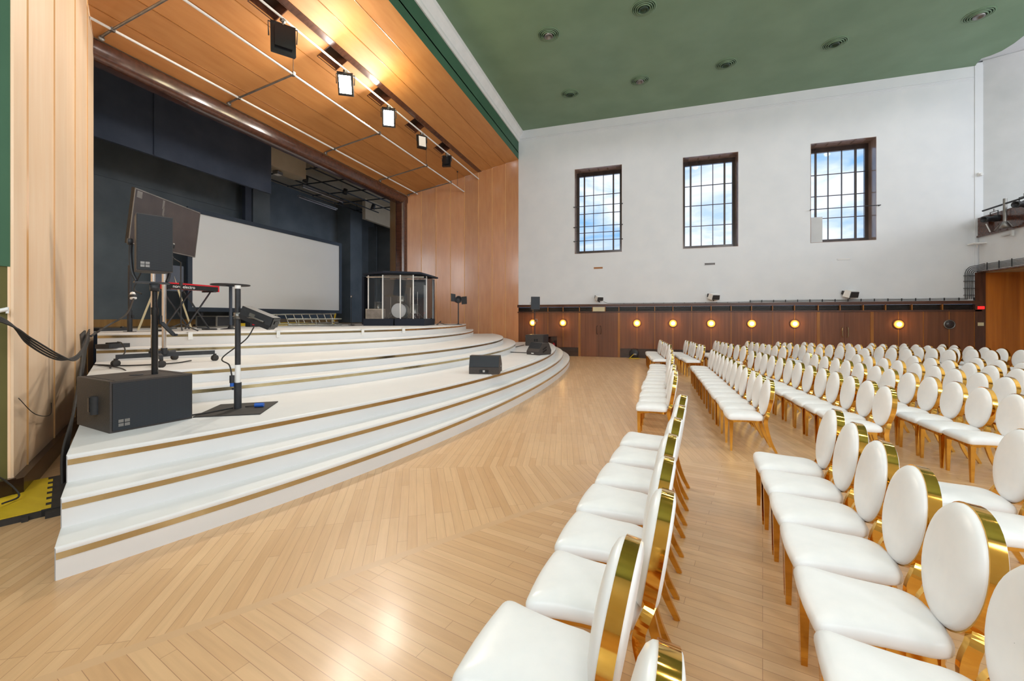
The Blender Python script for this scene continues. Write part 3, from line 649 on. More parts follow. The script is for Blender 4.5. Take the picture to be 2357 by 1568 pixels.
for k in range(7):
    z1 = Z[k]; z0 = 0 if k == 0 else Z[k-1]; E = edge(k); m = MB(); n = len(E)
    # riser with softly rounded nosing, tread back to BACKX
    prof = [(0, 0.0), (0, .5), (0, z1-z0-.085), (.0, z1-z0-.018), (-.006, z1-z0-.006), (-.02, z1-z0)]
    rows = [[(x+dx, y, z0+dz) for x, y in E] for dx, dz in ((0, 0), (0, (z1-z0)-.085), (0.002, (z1-z0)-.03), (0.002, (z1-z0)-.014), (-.004, (z1-z0)-.004), (-.016, (z1-z0)))]
    P = [p for r in rows for p in r]; fs = []
    for r in range(len(rows)-1):
        for i in range(n-1): fs.append((r*n+i, r*n+i+1, (r+1)*n+i+1, (r+1)*n+i))
    m.add(P, fs, True)
    top = rows[-1]; dep = [1.6, 1.9, 4.4, 2.6, 5.2, 2.2, 3.0][k]
    def xcut(y):
        if y > YC: y = 2*YC-y-.12
        return -3.9-(y-1.79)/.56
    bk = [(max(x-dep, min(xcut(y), x-.0), -10.3), y, z) for x, y, z in top]
    m.add(top+bk, [(i, i+1, n+i+1, n+i) for i in range(n-1)], False)
    st = m.build('step', 'stage_white' , stage)
    # cheek at the near and far ends
    for side, p in ((-1, E[0]), (1, E[-1])):
        xb = {0: -5.0, 1: -5.4, 2: -6.6, 3: -7.2, 4: -9.6, 5: -10.1, 6: -10.2}[k]
        yb = cut(xb, side)
        MB().extrude([(p[0]-.012, p[1], z0), (xb, yb, z0), (xb, yb, z1-.002), (p[0]-.012, p[1], z1-.002)], (0, -.01*side, 0)).build('cheek', 'stage_white' if k < 3 or side > 0 else 'rubber', st)
    g = MB(); G = [(x+.0035, y) for x, y in E]; g0, g1 = z1-.082, z1-.036
    P = [(x, y, g0) for x, y in G]+[(x, y, g1) for x, y in G]
    g.add(P, [(i, i+1, n+i+1, n+i) for i in range(n-1)], True); g.build('gold_strip', 'gold_strip', st)
# solid floor of the top level reaching back
E6 = edge(6)
fl = MB()
fl.prism([(-10.29, 5.38), (-12.65, 5.38), (-12.65, 16.2), (-10.29, 16.2)], 1.47, 1.5195)
fl.build('stage_floor', 'stage_white', stage)
struct(MB().box(-16.8, 2, 1.48, -12.6, 23, 1.522).box(-12.6, 2, 1.48, -11.3, 5.36, 1.515).box(-12.6, 16.25, 1.48, -10.9, 23, 1.515).build('floor_stage', 'stage_floor'), 'bare worn wood boards at the back of the stage', 'floor')
struct(MB().box(-16.8, 2, 0, -10.42, 23, 1.465).build('wall_stage_front', 'navy_dark'), 'dark wall under the stage floor', 'wall')
# white tape patches over the top strip
for i, y in enumerate((5.7, 6.9, 8.6, 9.9)):
    x = xe(6, y); m = MB(); m.box(x-.06, y-.07, 1.5215, x+.012, y+.07, 1.5235); m.box(x+.006, y-.07, 1.38, x+.012, y+.07, 1.5235)
    tag(m.build('tape_patch', 'tape'), ['white tape patch on the top stage edge nearest the left flank', 'second white tape patch from the left on the top stage edge', 'third white tape patch from the left on the top stage edge', 'white tape patch on the top stage edge under the ladder'][i], 'tape', 'white tape patches on the top step')

# ------------------------------------------------------------------ projection screen
X_, y0, y1, z0, z1 = -13.8, 9.39, 16.36, 1.99, 5.30
t = thing('projection_screen', 'large pale grey projection screen in a dark frame at the back of stage', 'projection screen', (X_, (y0+y1)/2, 1.52))
hw = (y1-y0)/2
m = MB(); b_ = .14
m.box(-.04, -hw, z0-1.52, .04, -hw+b_, z1-1.52); m.box(-.04, hw-b_, z0-1.52, .04, hw, z1-1.52); m.box(-.04, -hw+b_, z0-1.52, .04, hw-b_, z0-1.52+b_); m.box(-.04, -hw+b_, z1-1.52-b_, .04, hw-b_, z1-1.52)
m.build('frame', 'screen_frame', t)
MB().box(-.01, -hw+b_, z0-1.52+b_, .0, hw-b_, z1-1.52-b_).build('screen_sheet', 'screen_white', t)
for y in (-hw+.5, hw-.5):
    MB().box(-.12, y-.04, 0, -.04, y+.04, z0-1.52+.6).box(-.4, y-.04, 0, .3, y+.04, .05).build('leg', 'black', t)

# ------------------------------------------------------------------ soffit pipes
def pipe(name, p, q, r, lab, m='alu', grp=None):
    o = tag(MB().tube([p, q], r, 10).build(name, m), lab, 'pipe', grp); return o
pipe('ceiling_pipe', (-7.6, 3.6, 8.36), (-7.6, 18.43, 8.36), .026, 'long thin white pipe carrying the lamps, nearest the hall', 'white_paint', 'long white pipes under the soffit')
pipe('ceiling_pipe', (-8.15, 3.9, 7.68), (-8.15, 17.9, 7.68), .026, 'middle of the three long white pipes under the soffit', 'white_paint', 'long white pipes under the soffit')
pipe('ceiling_pipe', (-9.9, 5.0, 7.42-.02), (-9.9, 16.7, 7.39), .026, 'long thin white pipe nearest the dark beam', 'white_paint', 'long white pipes under the soffit')
for i, y in enumerate((5.35, 8.0, 11.4, 14.4, 16.5)):
    m = MB(); m.tube([(-8.15, y, 7.68), (-9.9, y, 7.40), (-10.3, y, 7.05+.27)], .024, 8); m.lathe([(.0, 0), (.05, 0), (.05, .015), (0, .015)], (-10.23, y, 7.3), 14, (1, 0, 0)); m.obox((-8.15, y, 7.69), (.045, .035, .045)); m.obox((-9.9, y, 7.40), (.035, .035, .035))
    tag(m.build('cross_pipe', 'steel'), ['grey cross pipe nearest the left flank under the soffit', 'second grey cross pipe from the left flank', 'middle grey cross pipe under the soffit', 'fourth grey cross pipe from the left flank', 'last grey cross pipe by the right flank'][i], 'pipe', 'grey cross pipes under the soffit')
for i, (y, X_, z) in enumerate(((8.0, -8.15, 7.70), (14.4, -8.15, 7.70), (17.2, -8.15, 7.70))):
    a = (-8.15+10.35)/4.39; zt = ZB+(ZF-ZB)*a
    tag(MB().tube([(X_, y, z), (X_, y, zt)], .007, 5).lathe([(0, 0), (.03, 0), (.03, -.05), (0, -.05)], (X_, y, zt), 8).build('hanger_wire', 'black'), ['hanger wire of the middle pipe under the big black lamp', 'hanger wire of the middle pipe below the black lamp on the right', 'hanger wire of the middle pipe nearest the right flank'][i], 'wire', 'pipe hanger wires')
# ------------------------------------------------------------------ soffit floodlights
def flood(i, y, lab, face, aim, sc=1., big=False):
    t = thing('floodlight', lab, 'floodlight', (-7.62, y, 8.33), 0, 'floodlights hanging from the front pipe')
    m = MB(); m.tube([(0, 0, .03), (0, 0, -.10)], .02, 8); m.lathe([(.0, -.04), (.05, -.04), (.05, .04), (.0, .04)], n=10, axis=(0, 1, 0)); m.build('clamp', 'steel', t)
    ax = Vector(aim).normalized(); X = Vector((0, 0, 1)).cross(ax).normalized(); Yv = ax.cross(X)
    c = Vector((0, 0, -.33*sc))
    m = MB(); m.obox(c, (.19*sc, .27*sc, .05), (X, Yv, ax), .94); m.obox(c-ax*.07, (.13*sc, .18*sc, .03), (X, Yv, ax))
    m.build('housing', 'black_gloss', t)
    m = MB(); m.tube([c+X*.21*sc, c+X*.22*sc+Vector((0, 0, .24*sc)), c-X*.22*sc+Vector((0, 0, .24*sc)), c-X*.21*sc], .014, 6); m.build('yoke', 'black', t)
    MB().obox(c+ax*.052, (.14*sc, .20*sc, .004), (X, Yv, ax)).build('lens', face, t)
    return t, c, ax
flood(0, 7.2, 'large black floodlight hanging with its back to the hall, leftmost in the soffit', 'lamp_off', (-.75, .55, -.1), 1.3)
for i, y in ((1, 9.2), (2, 11.15)):
    t, c, ax = flood(i, y, ['', 'brightly lit white floodlight, the left one of the two that are on', 'brightly lit white floodlight, the right one of the two that are on'][i], 'lamp_white', (.45, -.72, -.55), 1.05)
    d = bpy.data.lights.new('floodlight_beam', 'AREA'); d.shape = 'RECTANGLE'; d.size = .28; d.size_y = .4; d.energy = 170; d.color = (1, .93, .80)
    o = bpy.data.objects.new('floodlight_beam', d); C.objects.link(o); o.location = Vector((-7.62, y, 8.33))+c+ax*.07; o.rotation_euler = (-ax).to_track_quat('Z', 'Y').to_euler()
    p = bpy.data.lights.new('floodlight_spill', 'POINT'); p.energy = 60; p.color = (1, .88, .56); p.shadow_soft_size = .25
    o = bpy.data.objects.new('floodlight_spill', p); C.objects.link(o); o.location = (-6.85, y-.6, 8.25)
flood(3, 13.15, 'floodlight with a pale unlit face, right of the two lit ones', 'lamp_off', (.75, -.62, .1), .9)
flood(4, 15.1, 'small black floodlight hanging rightmost in the soffit', 'tv_glass', (-.2, .9, -.2), .9)

# ------------------------------------------------------------------ lighting grid over the stage
t = thing('lighting_grid', 'dark pipe grid with small lamps under the stage house ceiling', 'lighting grid', (-14.0, 15.5, 7.7))
m = MB()
for x in (-1.3, -.4, .5, 1.4): m.tube([(x, -2.3, 0), (x, 4.6, 0)], .03, 8)
for y in (-2.1, -.6, .9, 2.4, 3.9): m.tube([(-1.5, y, .04), (1.6, y, .04)], .03, 8)
for x, y in ((-1.3, -2.1), (1.4, -2.1), (-1.3, 3.9), (1.4, 3.9)): m.tube([(x, y, .5), (x, y, 0)], .012, 6)
m.build('pipe_frame', 'black', t)
for x, y in ((.5, -1.6), (.9, .3), (-.4, 1.6), (.5, 2.9)):
    MB().lathe([(0, .12), (.09, .12), (.11, -.12), (.08, -.12), (0, -.05)], (x, y, -.16), 14, (.2, .1, 1)).build('lamp', 'black', t)
for i, (x, y, z, l) in enumerate(((-13.2, 13.4, 7.05, 'left fluorescent tube hanging below the stage grid'), (-14.6, 14.6, 7.1, 'right fluorescent tube hanging below the stage grid'))):
    tt = thing('tube_light', l, 'tube light', (x, y, z), 0, 'fluorescent tubes over the stage')
    MB().box(-.06, 0, .03, .06, 2.4, .09).build('batten', 'steel', tt)
    MB().tube([(0, .05, 0), (0, 2.35, 0)], .02, 8).build('tube', 'tube', tt)
    MB().tube([(0, .1, .09), (0, .1, .9)], .006, 4).tube([(0, 2.3, .09), (0, 2.3, .9)], .006, 4).build('hanger', 'steel', tt)
t = thing('work_light', 'small white-faced work light fixed under the beige beam over the stage', 'work light', (-13.25, 12.3, 7.35))
MB().box(-.14, -.12, -.16, .1, .12, -.06).build('housing', 'steel', t); MB().box(-.12, -.1, -.168, .08, .1, -.161).build('lens', 'lamp_off', t); MB().box(-.02, -.02, -.06, .02, .02, 0).build('bracket', 'steel', t)

# ------------------------------------------------------------------ loudspeakers and stands on the platform
Z3 = Z[2]
def logo(name, c, ux, s, parent, m='steel'):
    """the four-square emblem"""
    mb = MB(); ux = Vector(ux).normalized(); uz = Vector((0, 0, 1)); nn = ux.cross(uz)
    for i in (0, 1):
        for j in (0, 1): mb.obox(Vector(c)+ux*(i-.5)*s*1.15+uz*(j-.5)*s*.9, (s*.48, .002, s*.36), (ux, nn, uz))
    return mb.build(name, m, parent)
ang = math.atan2(3.37-2.67, -4.86+4.98)      # width direction of the near subwoofer
t = thing('subwoofer', 'big black subwoofer with side handle at the left end of the stage platform', 'subwoofer', (-5.32, 3.09, Z3), ang-PI/2)
m = MB(); m.rbox((0, 0, .2525), (.40, .355, .2525), 0, .012); m.build('cabinet', 'cabinet', t)
MB().box(.4, -.335, .02, .412, .335, .485).build('grille', 'grille', t)
m = MB(); m.lathe([(.0, .004), (.045, .004), (.05, .0)], (0.05, -.357, .25), 20, (0, -1, 0), False)
m = MB(); m.tube([(.09, -.357, .16), (.09, -.357, .34)], .05, 12); hd = m.build('handle', 'black', t)
MB().box(.06, -.412, .19, .10, -.395, .33).build('handle_grip', 'black_gloss', hd)
logo('emblem', (.415, -.25, .09), (0, 1, 0), .042, t)
m = MB(); m.box(-.35, -.30, .505, .3, -.285, .508); m.box(-.35, .285, .505, .3, .30, .508); m.lathe([(.0, .507), (.06, .507), (.06, .512), (.0, .512)], n=20); m.build('skid', 'black', t)
t = thing('speaker_pole', 'black speaker pole with crank standing on the big subwoofer', 'speaker pole', (-5.205, 3.2, Z3+.505))
MB().tube([(0, 0, 0), (0, 0, .66)], .030, 14).tube([(0, 0, .66), (0, 0, .74)], .036, 14).tube([(0, 0, .74), (0, 0, 1.0)], .024, 12).build('tube', 'black_gloss', t)
MB().obox((.02, .045, .60), (.012, .012, .05)).obox((.05, .10, .50), (.012, .09, .018), (Vector((1, 0, 0)), Vector((.1, .62, -.75)).normalized(), Vector((0, .75, .62)))).tube([(.04, .16, .43), (.09, .17, .43)], .014, 8).build('crank', 'black', t)
MB().lathe([(.035, 1.0), (.045, 1.0), (.045, .92), (.035, .92)], n=12).build('collar', 'black', t)
# speaker
a_sp = math.atan2(.36, .93)*-1
t = thing('loudspeaker', 'black loudspeaker in a yoke on the pole above the big subwoofer', 'loudspeaker', (-5.235, 3.19, 2.30), a_sp)
m = MB(); poly = [(.145, -.155), (.145, .155), (-.10, .13), (-.145, .08), (-.145, -.08), (-.10, -.13)]
m.prism(poly, 0, .615); m.build('cabinet', 'cabinet', t)
MB().box(.145, -.148, .012, .155, .148, .603).build('grille', 'grille', t)
logo('emblem', (.158, -.085, .07), (0, 1, 0), .036, t)
m = MB()
for s in (-1, 1): m.tube(smooth_path([(-.02, s*.17, .32), (-.05, s*.17, .18), (-.03, s*.16, .0), (0, s*.13, -.10)], 5), .016, 6)
m.box(-.05, -.15, -.125, .05, .15, -.105); m.lathe([(0, 0), (.035, 0), (.035, .04), (0, .04)], (-.02, -.16, .32), 12, (0, -1, 0)); m.lathe([(0, 0), (.035, 0), (.035, .04), (0, .04)], (-.02, .16, .32), 12, (0, 1, 0)); m.build('yoke', 'black', t)
m = MB(); m.tube(smooth_path([(-.15, -.03, .12), (-.22, -.06, .0), (-.18, -.12, -.18), (-.05, -.08, -.24)], 6), .008, 6); m.build('cable', 'rubber', t)

# steel stand with white band and clamped lamp
PX_, PY_ = -4.82, 3.88
t = thing('pole_stand', 'black and white pole on a square steel plate in front of the steps', 'pole stand', (PX_, PY_, Z3))
pl = [(-4.89-PX_, 3.39-PY_), (-4.30-PX_, 3.74-PY_), (-4.71-PX_, 4.37-PY_), (-5.25-PX_, 3.99-PY_)]
MB().prism(pl, 0, .012).build('base_plate', 'rubber', t)
MB().tube([(0, 0, .012), (0, 0, .33)], .041, 16).obox((.0, -.05, .26), (.012, .02, .012)).build('sleeve', 'black', t)
MB().tube([(0, 0, .33), (0, 0, .55)], .031, 16).build('white_band', 'white_paint', t)
MB().tube([(0, 0, .55), (0, 0, 1.49)], .031, 16).build('tube', 'black', t)
MB().tube([(0, 0, 1.49), (0, 0, 1.53)], .033, 16).build('end_ring', 'white_paint', t)
t = thing('clamped_lamp', 'black boxy lamp clamped to the pole stand, tilted downwards', 'stage lamp', (PX_, PY_, 1.82))
Xa = Vector((.951, .308, -.40)).normalized(); Ya = Vector((-.308, .951, 0)); Za = Xa.cross(Ya)
cc = Vector((.235, .10, -.03))
MB().obox(cc+Za*.03, (.20, .085, .055), (Xa, Ya, Za)).obox(cc-Za*.05, (.18, .07, .03), (Xa, Ya, Za), 1.15).build('housing', 'black', t)
MB().obox(cc+Xa*.203+Za*.02, (.006, .075, .06), (Xa, Ya, Za)).obox(cc+Xa*.212+Za*.02, (.004, .03, .02), (Xa, Ya, Za)).build('end_cap', 'black_gloss', t)
MB().obox(cc-Ya*.088+Za*.02-Xa*.05, (.035, .002, .02), (Xa, Ya, Za)).build('rating_plate', 'steel', t)
MB().tube([(0, 0, 0), cc-Ya*.10+Xa*.0, cc-Ya*.10+Xa*.12], .012, 6).lathe([(0, -.04), (.045, -.04), (.045, .04), (0, .04)], n=12).build('clamp', 'steel', t)
cb = MB(); cb.tube(smooth_path([(-4.72, 4.02, 1.68), (-4.78, 3.95, 1.52), (-5.0, 3.82, 1.30), (-4.86, 3.80, 1.22), (-4.84, 3.82, 1.08)], 7), .008, 6)
cb.build('cable', 'rubber', t, (-PX_, -PY_, -1.82))
m = MB().use('black'); m.tube([(-4.84, 3.82, 1.09), (-4.84, 3.82, 1.0)], .027, 12); m.use('blue'); m.tube([(-4.84, 3.82, 1.0), (-4.84, 3.82, .955)], .022, 12)
tag(m.build('mains_plug'), 'blue and black round plug hanging beside the pole stand', 'plug')
m = MB().use('blue'); m.tube([(-4.66, 3.98, Z3+.04), (-4.57, 4.03, Z3+.04)], .026, 12); m.use('rubber'); m.tube([(-4.66, 3.98, Z3+.03), (-4.78, 3.95, Z3+.02)], .008, 6); m.tube([(-4.86, 3.85, Z3+.022), (-4.9, 3.55, Z3+.02), (-4.95, 3.38, Z3+.02)], .01, 6)
tag(m.build('mains_connector'), 'blue connector lying on the steel plate of the pole stand', 'connector')

# television on wheeled base (fifth step)
Z5 = Z[4]
CPT = [(-7.55, 4.12), (-6.79, 4.26), (-6.98, 5.2), (-7.8, 5.1)]; cx_, cy_ = -7.36, 4.58
t = thing('television', 'large flat television with streaked black screen on a wheeled chrome stand', 'television', (cx_, cy_, Z5))
m = MB()
for (xa, ya) in CPT: m.obox(((xa-cx_)/2, (ya-cy_)/2, .145), (math.hypot(xa-cx_, ya-cy_)/2, .022, .032), ((Vector((xa-cx_, ya-cy_, 0))).normalized(), Vector((-(ya-cy_), xa-cx_, 0)).normalized(), Vector((0, 0, 1))))
m.obox((0, 0, .16), (.07, .10, .05)); m.build('base_leg', 'black', t)
for (xa, ya) in CPT:
    w_ = MB()
    for s in (-1, 1): w_.lathe([(.0, -.014), (.045, -.014), (.05, -.008), (.05, .008), (.045, .014), (.0, .014)], (xa-cx_+s*.02, ya-cy_, .05), 16, (1, 0, 0))
    w_.obox((xa-cx_, ya-cy_, .09), (.012, .02, .03)); w_.build('caster', 'rubber', t)
U = Vector((-.40, .917, 0))
for s in (-1, 1):
    p = Vector((.951, .308, 0))*.07*s+Vector((-.308, .951, 0))*.02*s; m = MB(); m.use('black').tube([(p.x, p.y, .15), (p.x, p.y, .25)], .042, 14); m.use('chrome').tube([(p.x, p.y, .25), (p.x, p.y, 1.98)], .030, 16); m.build('pole', None, t)
TC = Vector((-7.65-cx_, 4.88-cy_, 3.33-Z5)); Nn = Vector((.917, .40, .0)); Tz = Vector((.10, .05, 1)).normalized(); Nv = U.cross(Tz).normalized()
m = MB(); m.obox(TC+Nv*.0, (.76, .022, .42), (U, Nv, Tz)); m.build('housing', 'black_gloss', t)
sgn = 1 if Nv.dot(Vector((1, -.5, 0))) > 0 else -1
disp = MB().obox(TC+Nv*sgn*.0245, (.742, .002, .40), (U, Nv, Tz)).build('display', 'tv_glass', t)
m = MB()
for a_, b_, h_ in ((0, .41, (.76, .003, .008)), (0, -.41, (.76, .003, .008))): m.obox(TC+Tz*b_+Nv*sgn*.026, h_, (U, Nv, Tz))
for a_ in (-.752, .752): m.obox(TC+U*a_+Nv*sgn*.026, (.008, .003, .418), (U, Nv, Tz))
m.build('bezel', 'steel', t)
m = MB(); q = TC-Nv*sgn*.06; m.obox(q, (.28, .03, .16), (U, Nv, Tz)); m.obox((q+Vector((0, 0, -.2)))*.5+Vector((0, 0, 1.1)), (.04, .15, .04), (Nv, Nv.cross(Vector((0,0,1))), Vector((0,0,1)))); m.build('bracket', 'black', t)
st_ = MB()
for i in range(3): st_.obox(TC+U*(-.16+.012*i)+Tz*(.32-.11*i)+Nv*sgn*.0268, (.022-.005*i, .0004, .07), (U, Nv, Tz))
st_.obox(TC-U*.66+Tz*.34+Nv*sgn*.0268, (.05, .0004, .05), (U, Nv, Tz)); st_.build('streak', 'steel', disp)

# tall black pole at the left back
t = thing('support_pole', 'thick black two-part pole on the top step behind the loudspeaker', 'pole', (-9.64, 5.49, 1.52))
MB().tube([(0, 0, 0), (0, 0, .42)], .040, 14).build('sleeve', 'black', t)
MB().tube([(0, 0, .42), (0, 0, 1.3)], .028, 14).obox((.05, .02, .30), (.02, .02, .03)).build('tube', 'black', t); MB().lathe([(0, 0), (.10, 0), (.10, .008), (0, .008)], n=20).build('foot', 'black', t)

# poseur table
t = thing('high_table', 'tall round table with thin black top on one post, back of stage', 'table', (-9.47, 7.44, 1.52))
MB().lathe([(0, 1.04), (.39, 1.04), (.405, 1.05), (.405, 1.062), (.39, 1.07), (0, 1.07)], n=40).build('table_top', 'black', t)
MB().tube([(0, 0, .02), (0, 0, 1.04)], .034, 16).lathe([(.0, 1.0), (.10, 1.03), (.10, 1.04), (0, 1.04)], n=16).build('post', 'screen_frame', t)
MB().lathe([(0, 0), (.21, 0), (.20, .012), (.06, .03), (.035, .10), (0, .10)], n=30).build('base', 'black', t)

# keyboard on X stand
t = thing('keyboard', 'red stage keyboard with black panel lying on the X stand', 'keyboard', (-9.28, 6.32, 2.39), math.radians(4))
m = MB(); m.box(-.16, -.55, 0, .15, .55, .03); m.box(-.16, -.545, .03, .02, .545, .06); m.build('body', 'red', t)
MB().box(.14, -.57, -.01, .17, .57, .085).build('rear_panel', 'black_gloss', t)
MB().box(-.17, -.59, -.02, .171, -.56, .115).box(-.17, .56, -.02, .171, .59, .115).box(-.06, -.56, .085, .171, .56, .115).build('red_casing', 'red', t)
MB().box(-.16, -.55, .055, -.06, .55, .075).build('keys', 'white_paint', t)
def text(txt, size, parent, loc, rot, m, name='lettering'):
    cu = bpy.data.curves.new(name, 'FONT'); cu.body = txt; cu.size = size; cu.extrude = .001; cu.align_x = 'CENTER'
    o = bpy.data.objects.new(name, cu); C.objects.link(o); bpy.context.view_layer.update()
    me = bpy.data.meshes.new_from_object(o.evaluated_get(bpy.context.evaluated_depsgraph_get())); bpy.data.objects.remove(o)
    me.materials.clear(); me.materials.append(MATS[m]); q = bpy.data.objects.new(name, me); C.objects.link(q); q.parent = parent; q.location = loc; q.rotation_euler = rot
    return q
text('nord electro', .09, t, (.173, -.20, .012), (PI/2, 0, PI/2), 'white_paint')
t = thing('keyboard_stand', 'black folding X stand under the red keyboard', 'keyboard stand', (-9.28, 6.32, 1.52), math.radians(4))
for s in (-1, 1):
    for y in (-.22, .22):
        MB().tube([(.02*s, y-.28*s, .04), (.02*s, y+.28*s, .84)], .017, 8).build('cross_leg', 'black', t)
MB().tube([(-.2, -.5, .02), (.2, -.5, .02)], .018, 8).tube([(-.2, .5, .02), (.2, .5, .02)], .018, 8).tube([(0, -.5, .03), (0, -.22, .06)], .015, 8).tube([(0, .5, .03), (0, .22, .06)], .015, 8).build('foot_bar', 'black', t)
MB().box(-.17, -.52, .84, .17, -.46, .868).box(-.17, .46, .84, .17, .52, .868).build('rest_bar', 'black', t)
t = thing('microphone_stand', 'thin black microphone stand in front of the red keyboard', 'microphone stand', (-8.78, 5.86, 1.52))
MB().tube([(0, 0, .1), (0, 0, 1.38)], .012, 8).obox((0, 0, .95), (.02, .02, .035)).build('pole', 'black', t)
for k in range(3):
    a = 2*PI*k/3+.4; MB().tube([(0, 0, .16), (.32*math.cos(a), .32*math.sin(a), .015)], .012, 6).build('leg', 'black', t)
MB().tube([(0, 0, 1.36), (-.06, -.1, 1.44)], .010, 6).lathe([(0, 0), (.02, 0), (.026, .05), (.0, .07)], (-.06, -.1, 1.43), 10, (-.3, -.5, .8)).build('clip', 'black', t)
t = thing('easel', 'pale wooden easel with black board behind the red keyboard', 'easel', (-10.6, 6.75, 1.52))
for (a, b) in (((-.1, -.5, 0), (0, .05, 1.75)), ((.1, .5, 0), (0, -.0, 1.75)), ((-.5, .0, 0), (-.05, 0, 1.7))): MB().tube([a, b], .022, 4, smooth=False).build('leg', 'tan_wood' if False else 'cream', t)
MB().box(.02, -.3, .9, .05, .35, 1.5).build('board', 'navy_dark', t)
t = thing('rack_case', 'low black rack case with silver edges behind the keyboard stand', 'case', (-11.9, 8.9, 1.522), .2)
MB().box(-.3, -.32, .03, .3, .32, .30).build('body', 'black', t)
m = MB()
for y in (-.33, .33):
    for z in (.02, .31): m.box(-.31, y-.015, z-.015, .31, y+.015, z+.015)
for x in (-.31, .31):
    for z in (.02, .31): m.box(x-.015, -.33, z-.015, x+.015, .33, z+.015)
    for y in (-.33, .33): m.box(x-.015, y-.015, .02, x+.015, y+.015, .31)
m.build('edge_trim', 'alu', t)
tag(MB().use('black').box(-11.5, 9.5, 1.522, -11.3, 9.8, 1.66).use('red').box(-11.295, 9.56, 1.57, -11.285, 9.66, 1.62).build('power_box'), 'small black power box with orange-red switch beside the rack case', 'power box')
tag(MB().obox((-10.7, 5.75, 1.55), (.12, .25, .03)).lathe([(0, 0), (.03, 0), (.03, .03), (0, .03)], (-10.6, 5.9, 1.58), 12).build('stage_box', 'black'), 'low black box with cables at the left back corner of stage', 'stage box')
# cables and box on the sixth step, left
t = thing('junction_box', 'flat dark grey junction box on the left end of the sixth step', 'junction box', (-8.72, 4.72, Z[5]), .3)
MB().rbox((0, 0, .035), (.13, .19, .035), 0, .02).build('body', 'black', t); MB().box(-.03, -.1, .07, .03, .1, .095).build('clip', 'black_gloss', t)
cb = MB()
cb.tube(smooth_path([(-8.65, 4.75, 1.38), (-8.45, 4.70, 1.36), (-8.2, 4.60, 1.22), (-7.95, 4.30, 1.085), (-7.3, 3.92, 1.08)], 7), .010, 6)
cb.tube(smooth_path([(-8.0, 4.1, 1.082), (-7.4, 4.2, 1.08), (-7.1, 4.6, 1.08), (-7.25, 5.0, 1.08)], 7), .010, 6)
cb.tube(smooth_path([(-7.9, 4.08, 1.082), (-7.0, 3.9, 1.08), (-6.6, 3.75, 1.0), (-6.2, 3.6, .9)], 7), .008, 6)
tag(cb.build('step_cables', 'rubber'), 'black cables straggling over the left end of the fifth and sixth steps', 'cable')
cb = MB()
for k in range(4):
    o_ = .016*k
    cb.tube(smooth_path([(-5.72, 1.7, 2.05-o_), (-5.7+o_, 2.23, 1.80-o_), (-5.72+o_, 2.42, 1.54+o_*1.2), (-5.88+o_, 2.70, 1.36+o_), (-6.35, 3.08, 1.35-o_), (-6.75, 3.36, 1.46-o_*.7), (-7.1, 3.57, 1.60-o_*.5)], 8), .009, 6)
for k in range(6):
    o_ = .022*k
    cb.tube(smooth_path([(-7.15+o_*.3, 3.56-o_*.5, 1.62-o_*.4), (-6.92+o_, 3.43-o_*.6, 1.32), (-6.55+o_, 3.20-o_*.5, 1.0), (-6.15+o_, 2.96-o_*.5, .72), (-5.95+o_*.5, 2.82-o_*.6, .38), (-5.88+o_*.5, 2.76-o_*.4, .03)], 7), .013, 6)
cb.tube(smooth_path([(-7.1, 3.6, 1.55), (-7.6, 4.05, 1.68), (-8.6, 4.85, 1.86), (-9.2, 5.3, 2.15)], 8), .014, 7)
for k in range(6):
    o_ = .03*k
    cb.tube(smooth_path([(-8.7, 4.39, 1.60-o_), (-8.3, 4.15, 1.50-o_*1.3), (-7.9, 3.93, 1.36-o_*1.4), (-7.5, 3.71, 1.20-o_*1.3), (-7.1, 3.49, 1.02-o_), (-6.7, 3.27, .84-o_)], 6), .012, 6)
tag(cb.build('cable_loom', 'rubber'), 'thick bundle of black cables looping across the left flank onto the stage', 'cable')
m = MB().use('white_paint'); m.lathe([(.03, -.06), (.05, -.05), (.05, 0), (.03, .01), (.045, .04), (.03, .08), (0, .09)], (-9.25, 5.32, 2.2), 12, (-.2, 0, 1)); m.use('black'); m.lathe([(.04, -.02), (.056, -.02), (.056, .03), (.04, .03)], (-9.25, 5.32, 2.2), 12, (-.2, 0, 1))
tag(m.build('cable_connector'), 'black and white connector at the end of the thick cable', 'connector')
cb = MB(); cb.tube(smooth_path([(-5.78, 1.6, .20), (-5.74, 2.0, .45), (-5.76, 2.2, .34), (-5.78, 2.3, .24), (-5.7, 2.35, .1), (-5.6, 2.2, .10)], 7), .008, 6)
cb.tube(smooth_path([(-5.93, 2.44, 1.0), (-6.4, 2.76, .74), (-7.0, 3.15, .60), (-7.3, 3.3, .7)], 7), .004, 6)
tag(cb.build('loose_cable', 'rubber'), 'thin loose cable along the foot of the left flank', 'cable')
tag(MB().tube([(-5.94, 2.30, 1.86), (-5.92, 2.36, 1.88)], .02, 8).tube([(-5.92, 2.36, 1.90), (-5.92, 2.36, 1.84)], .012, 6).build('wall_hook', 'white_paint'), 'small white hook on the green wall left of the flank', 'hook')
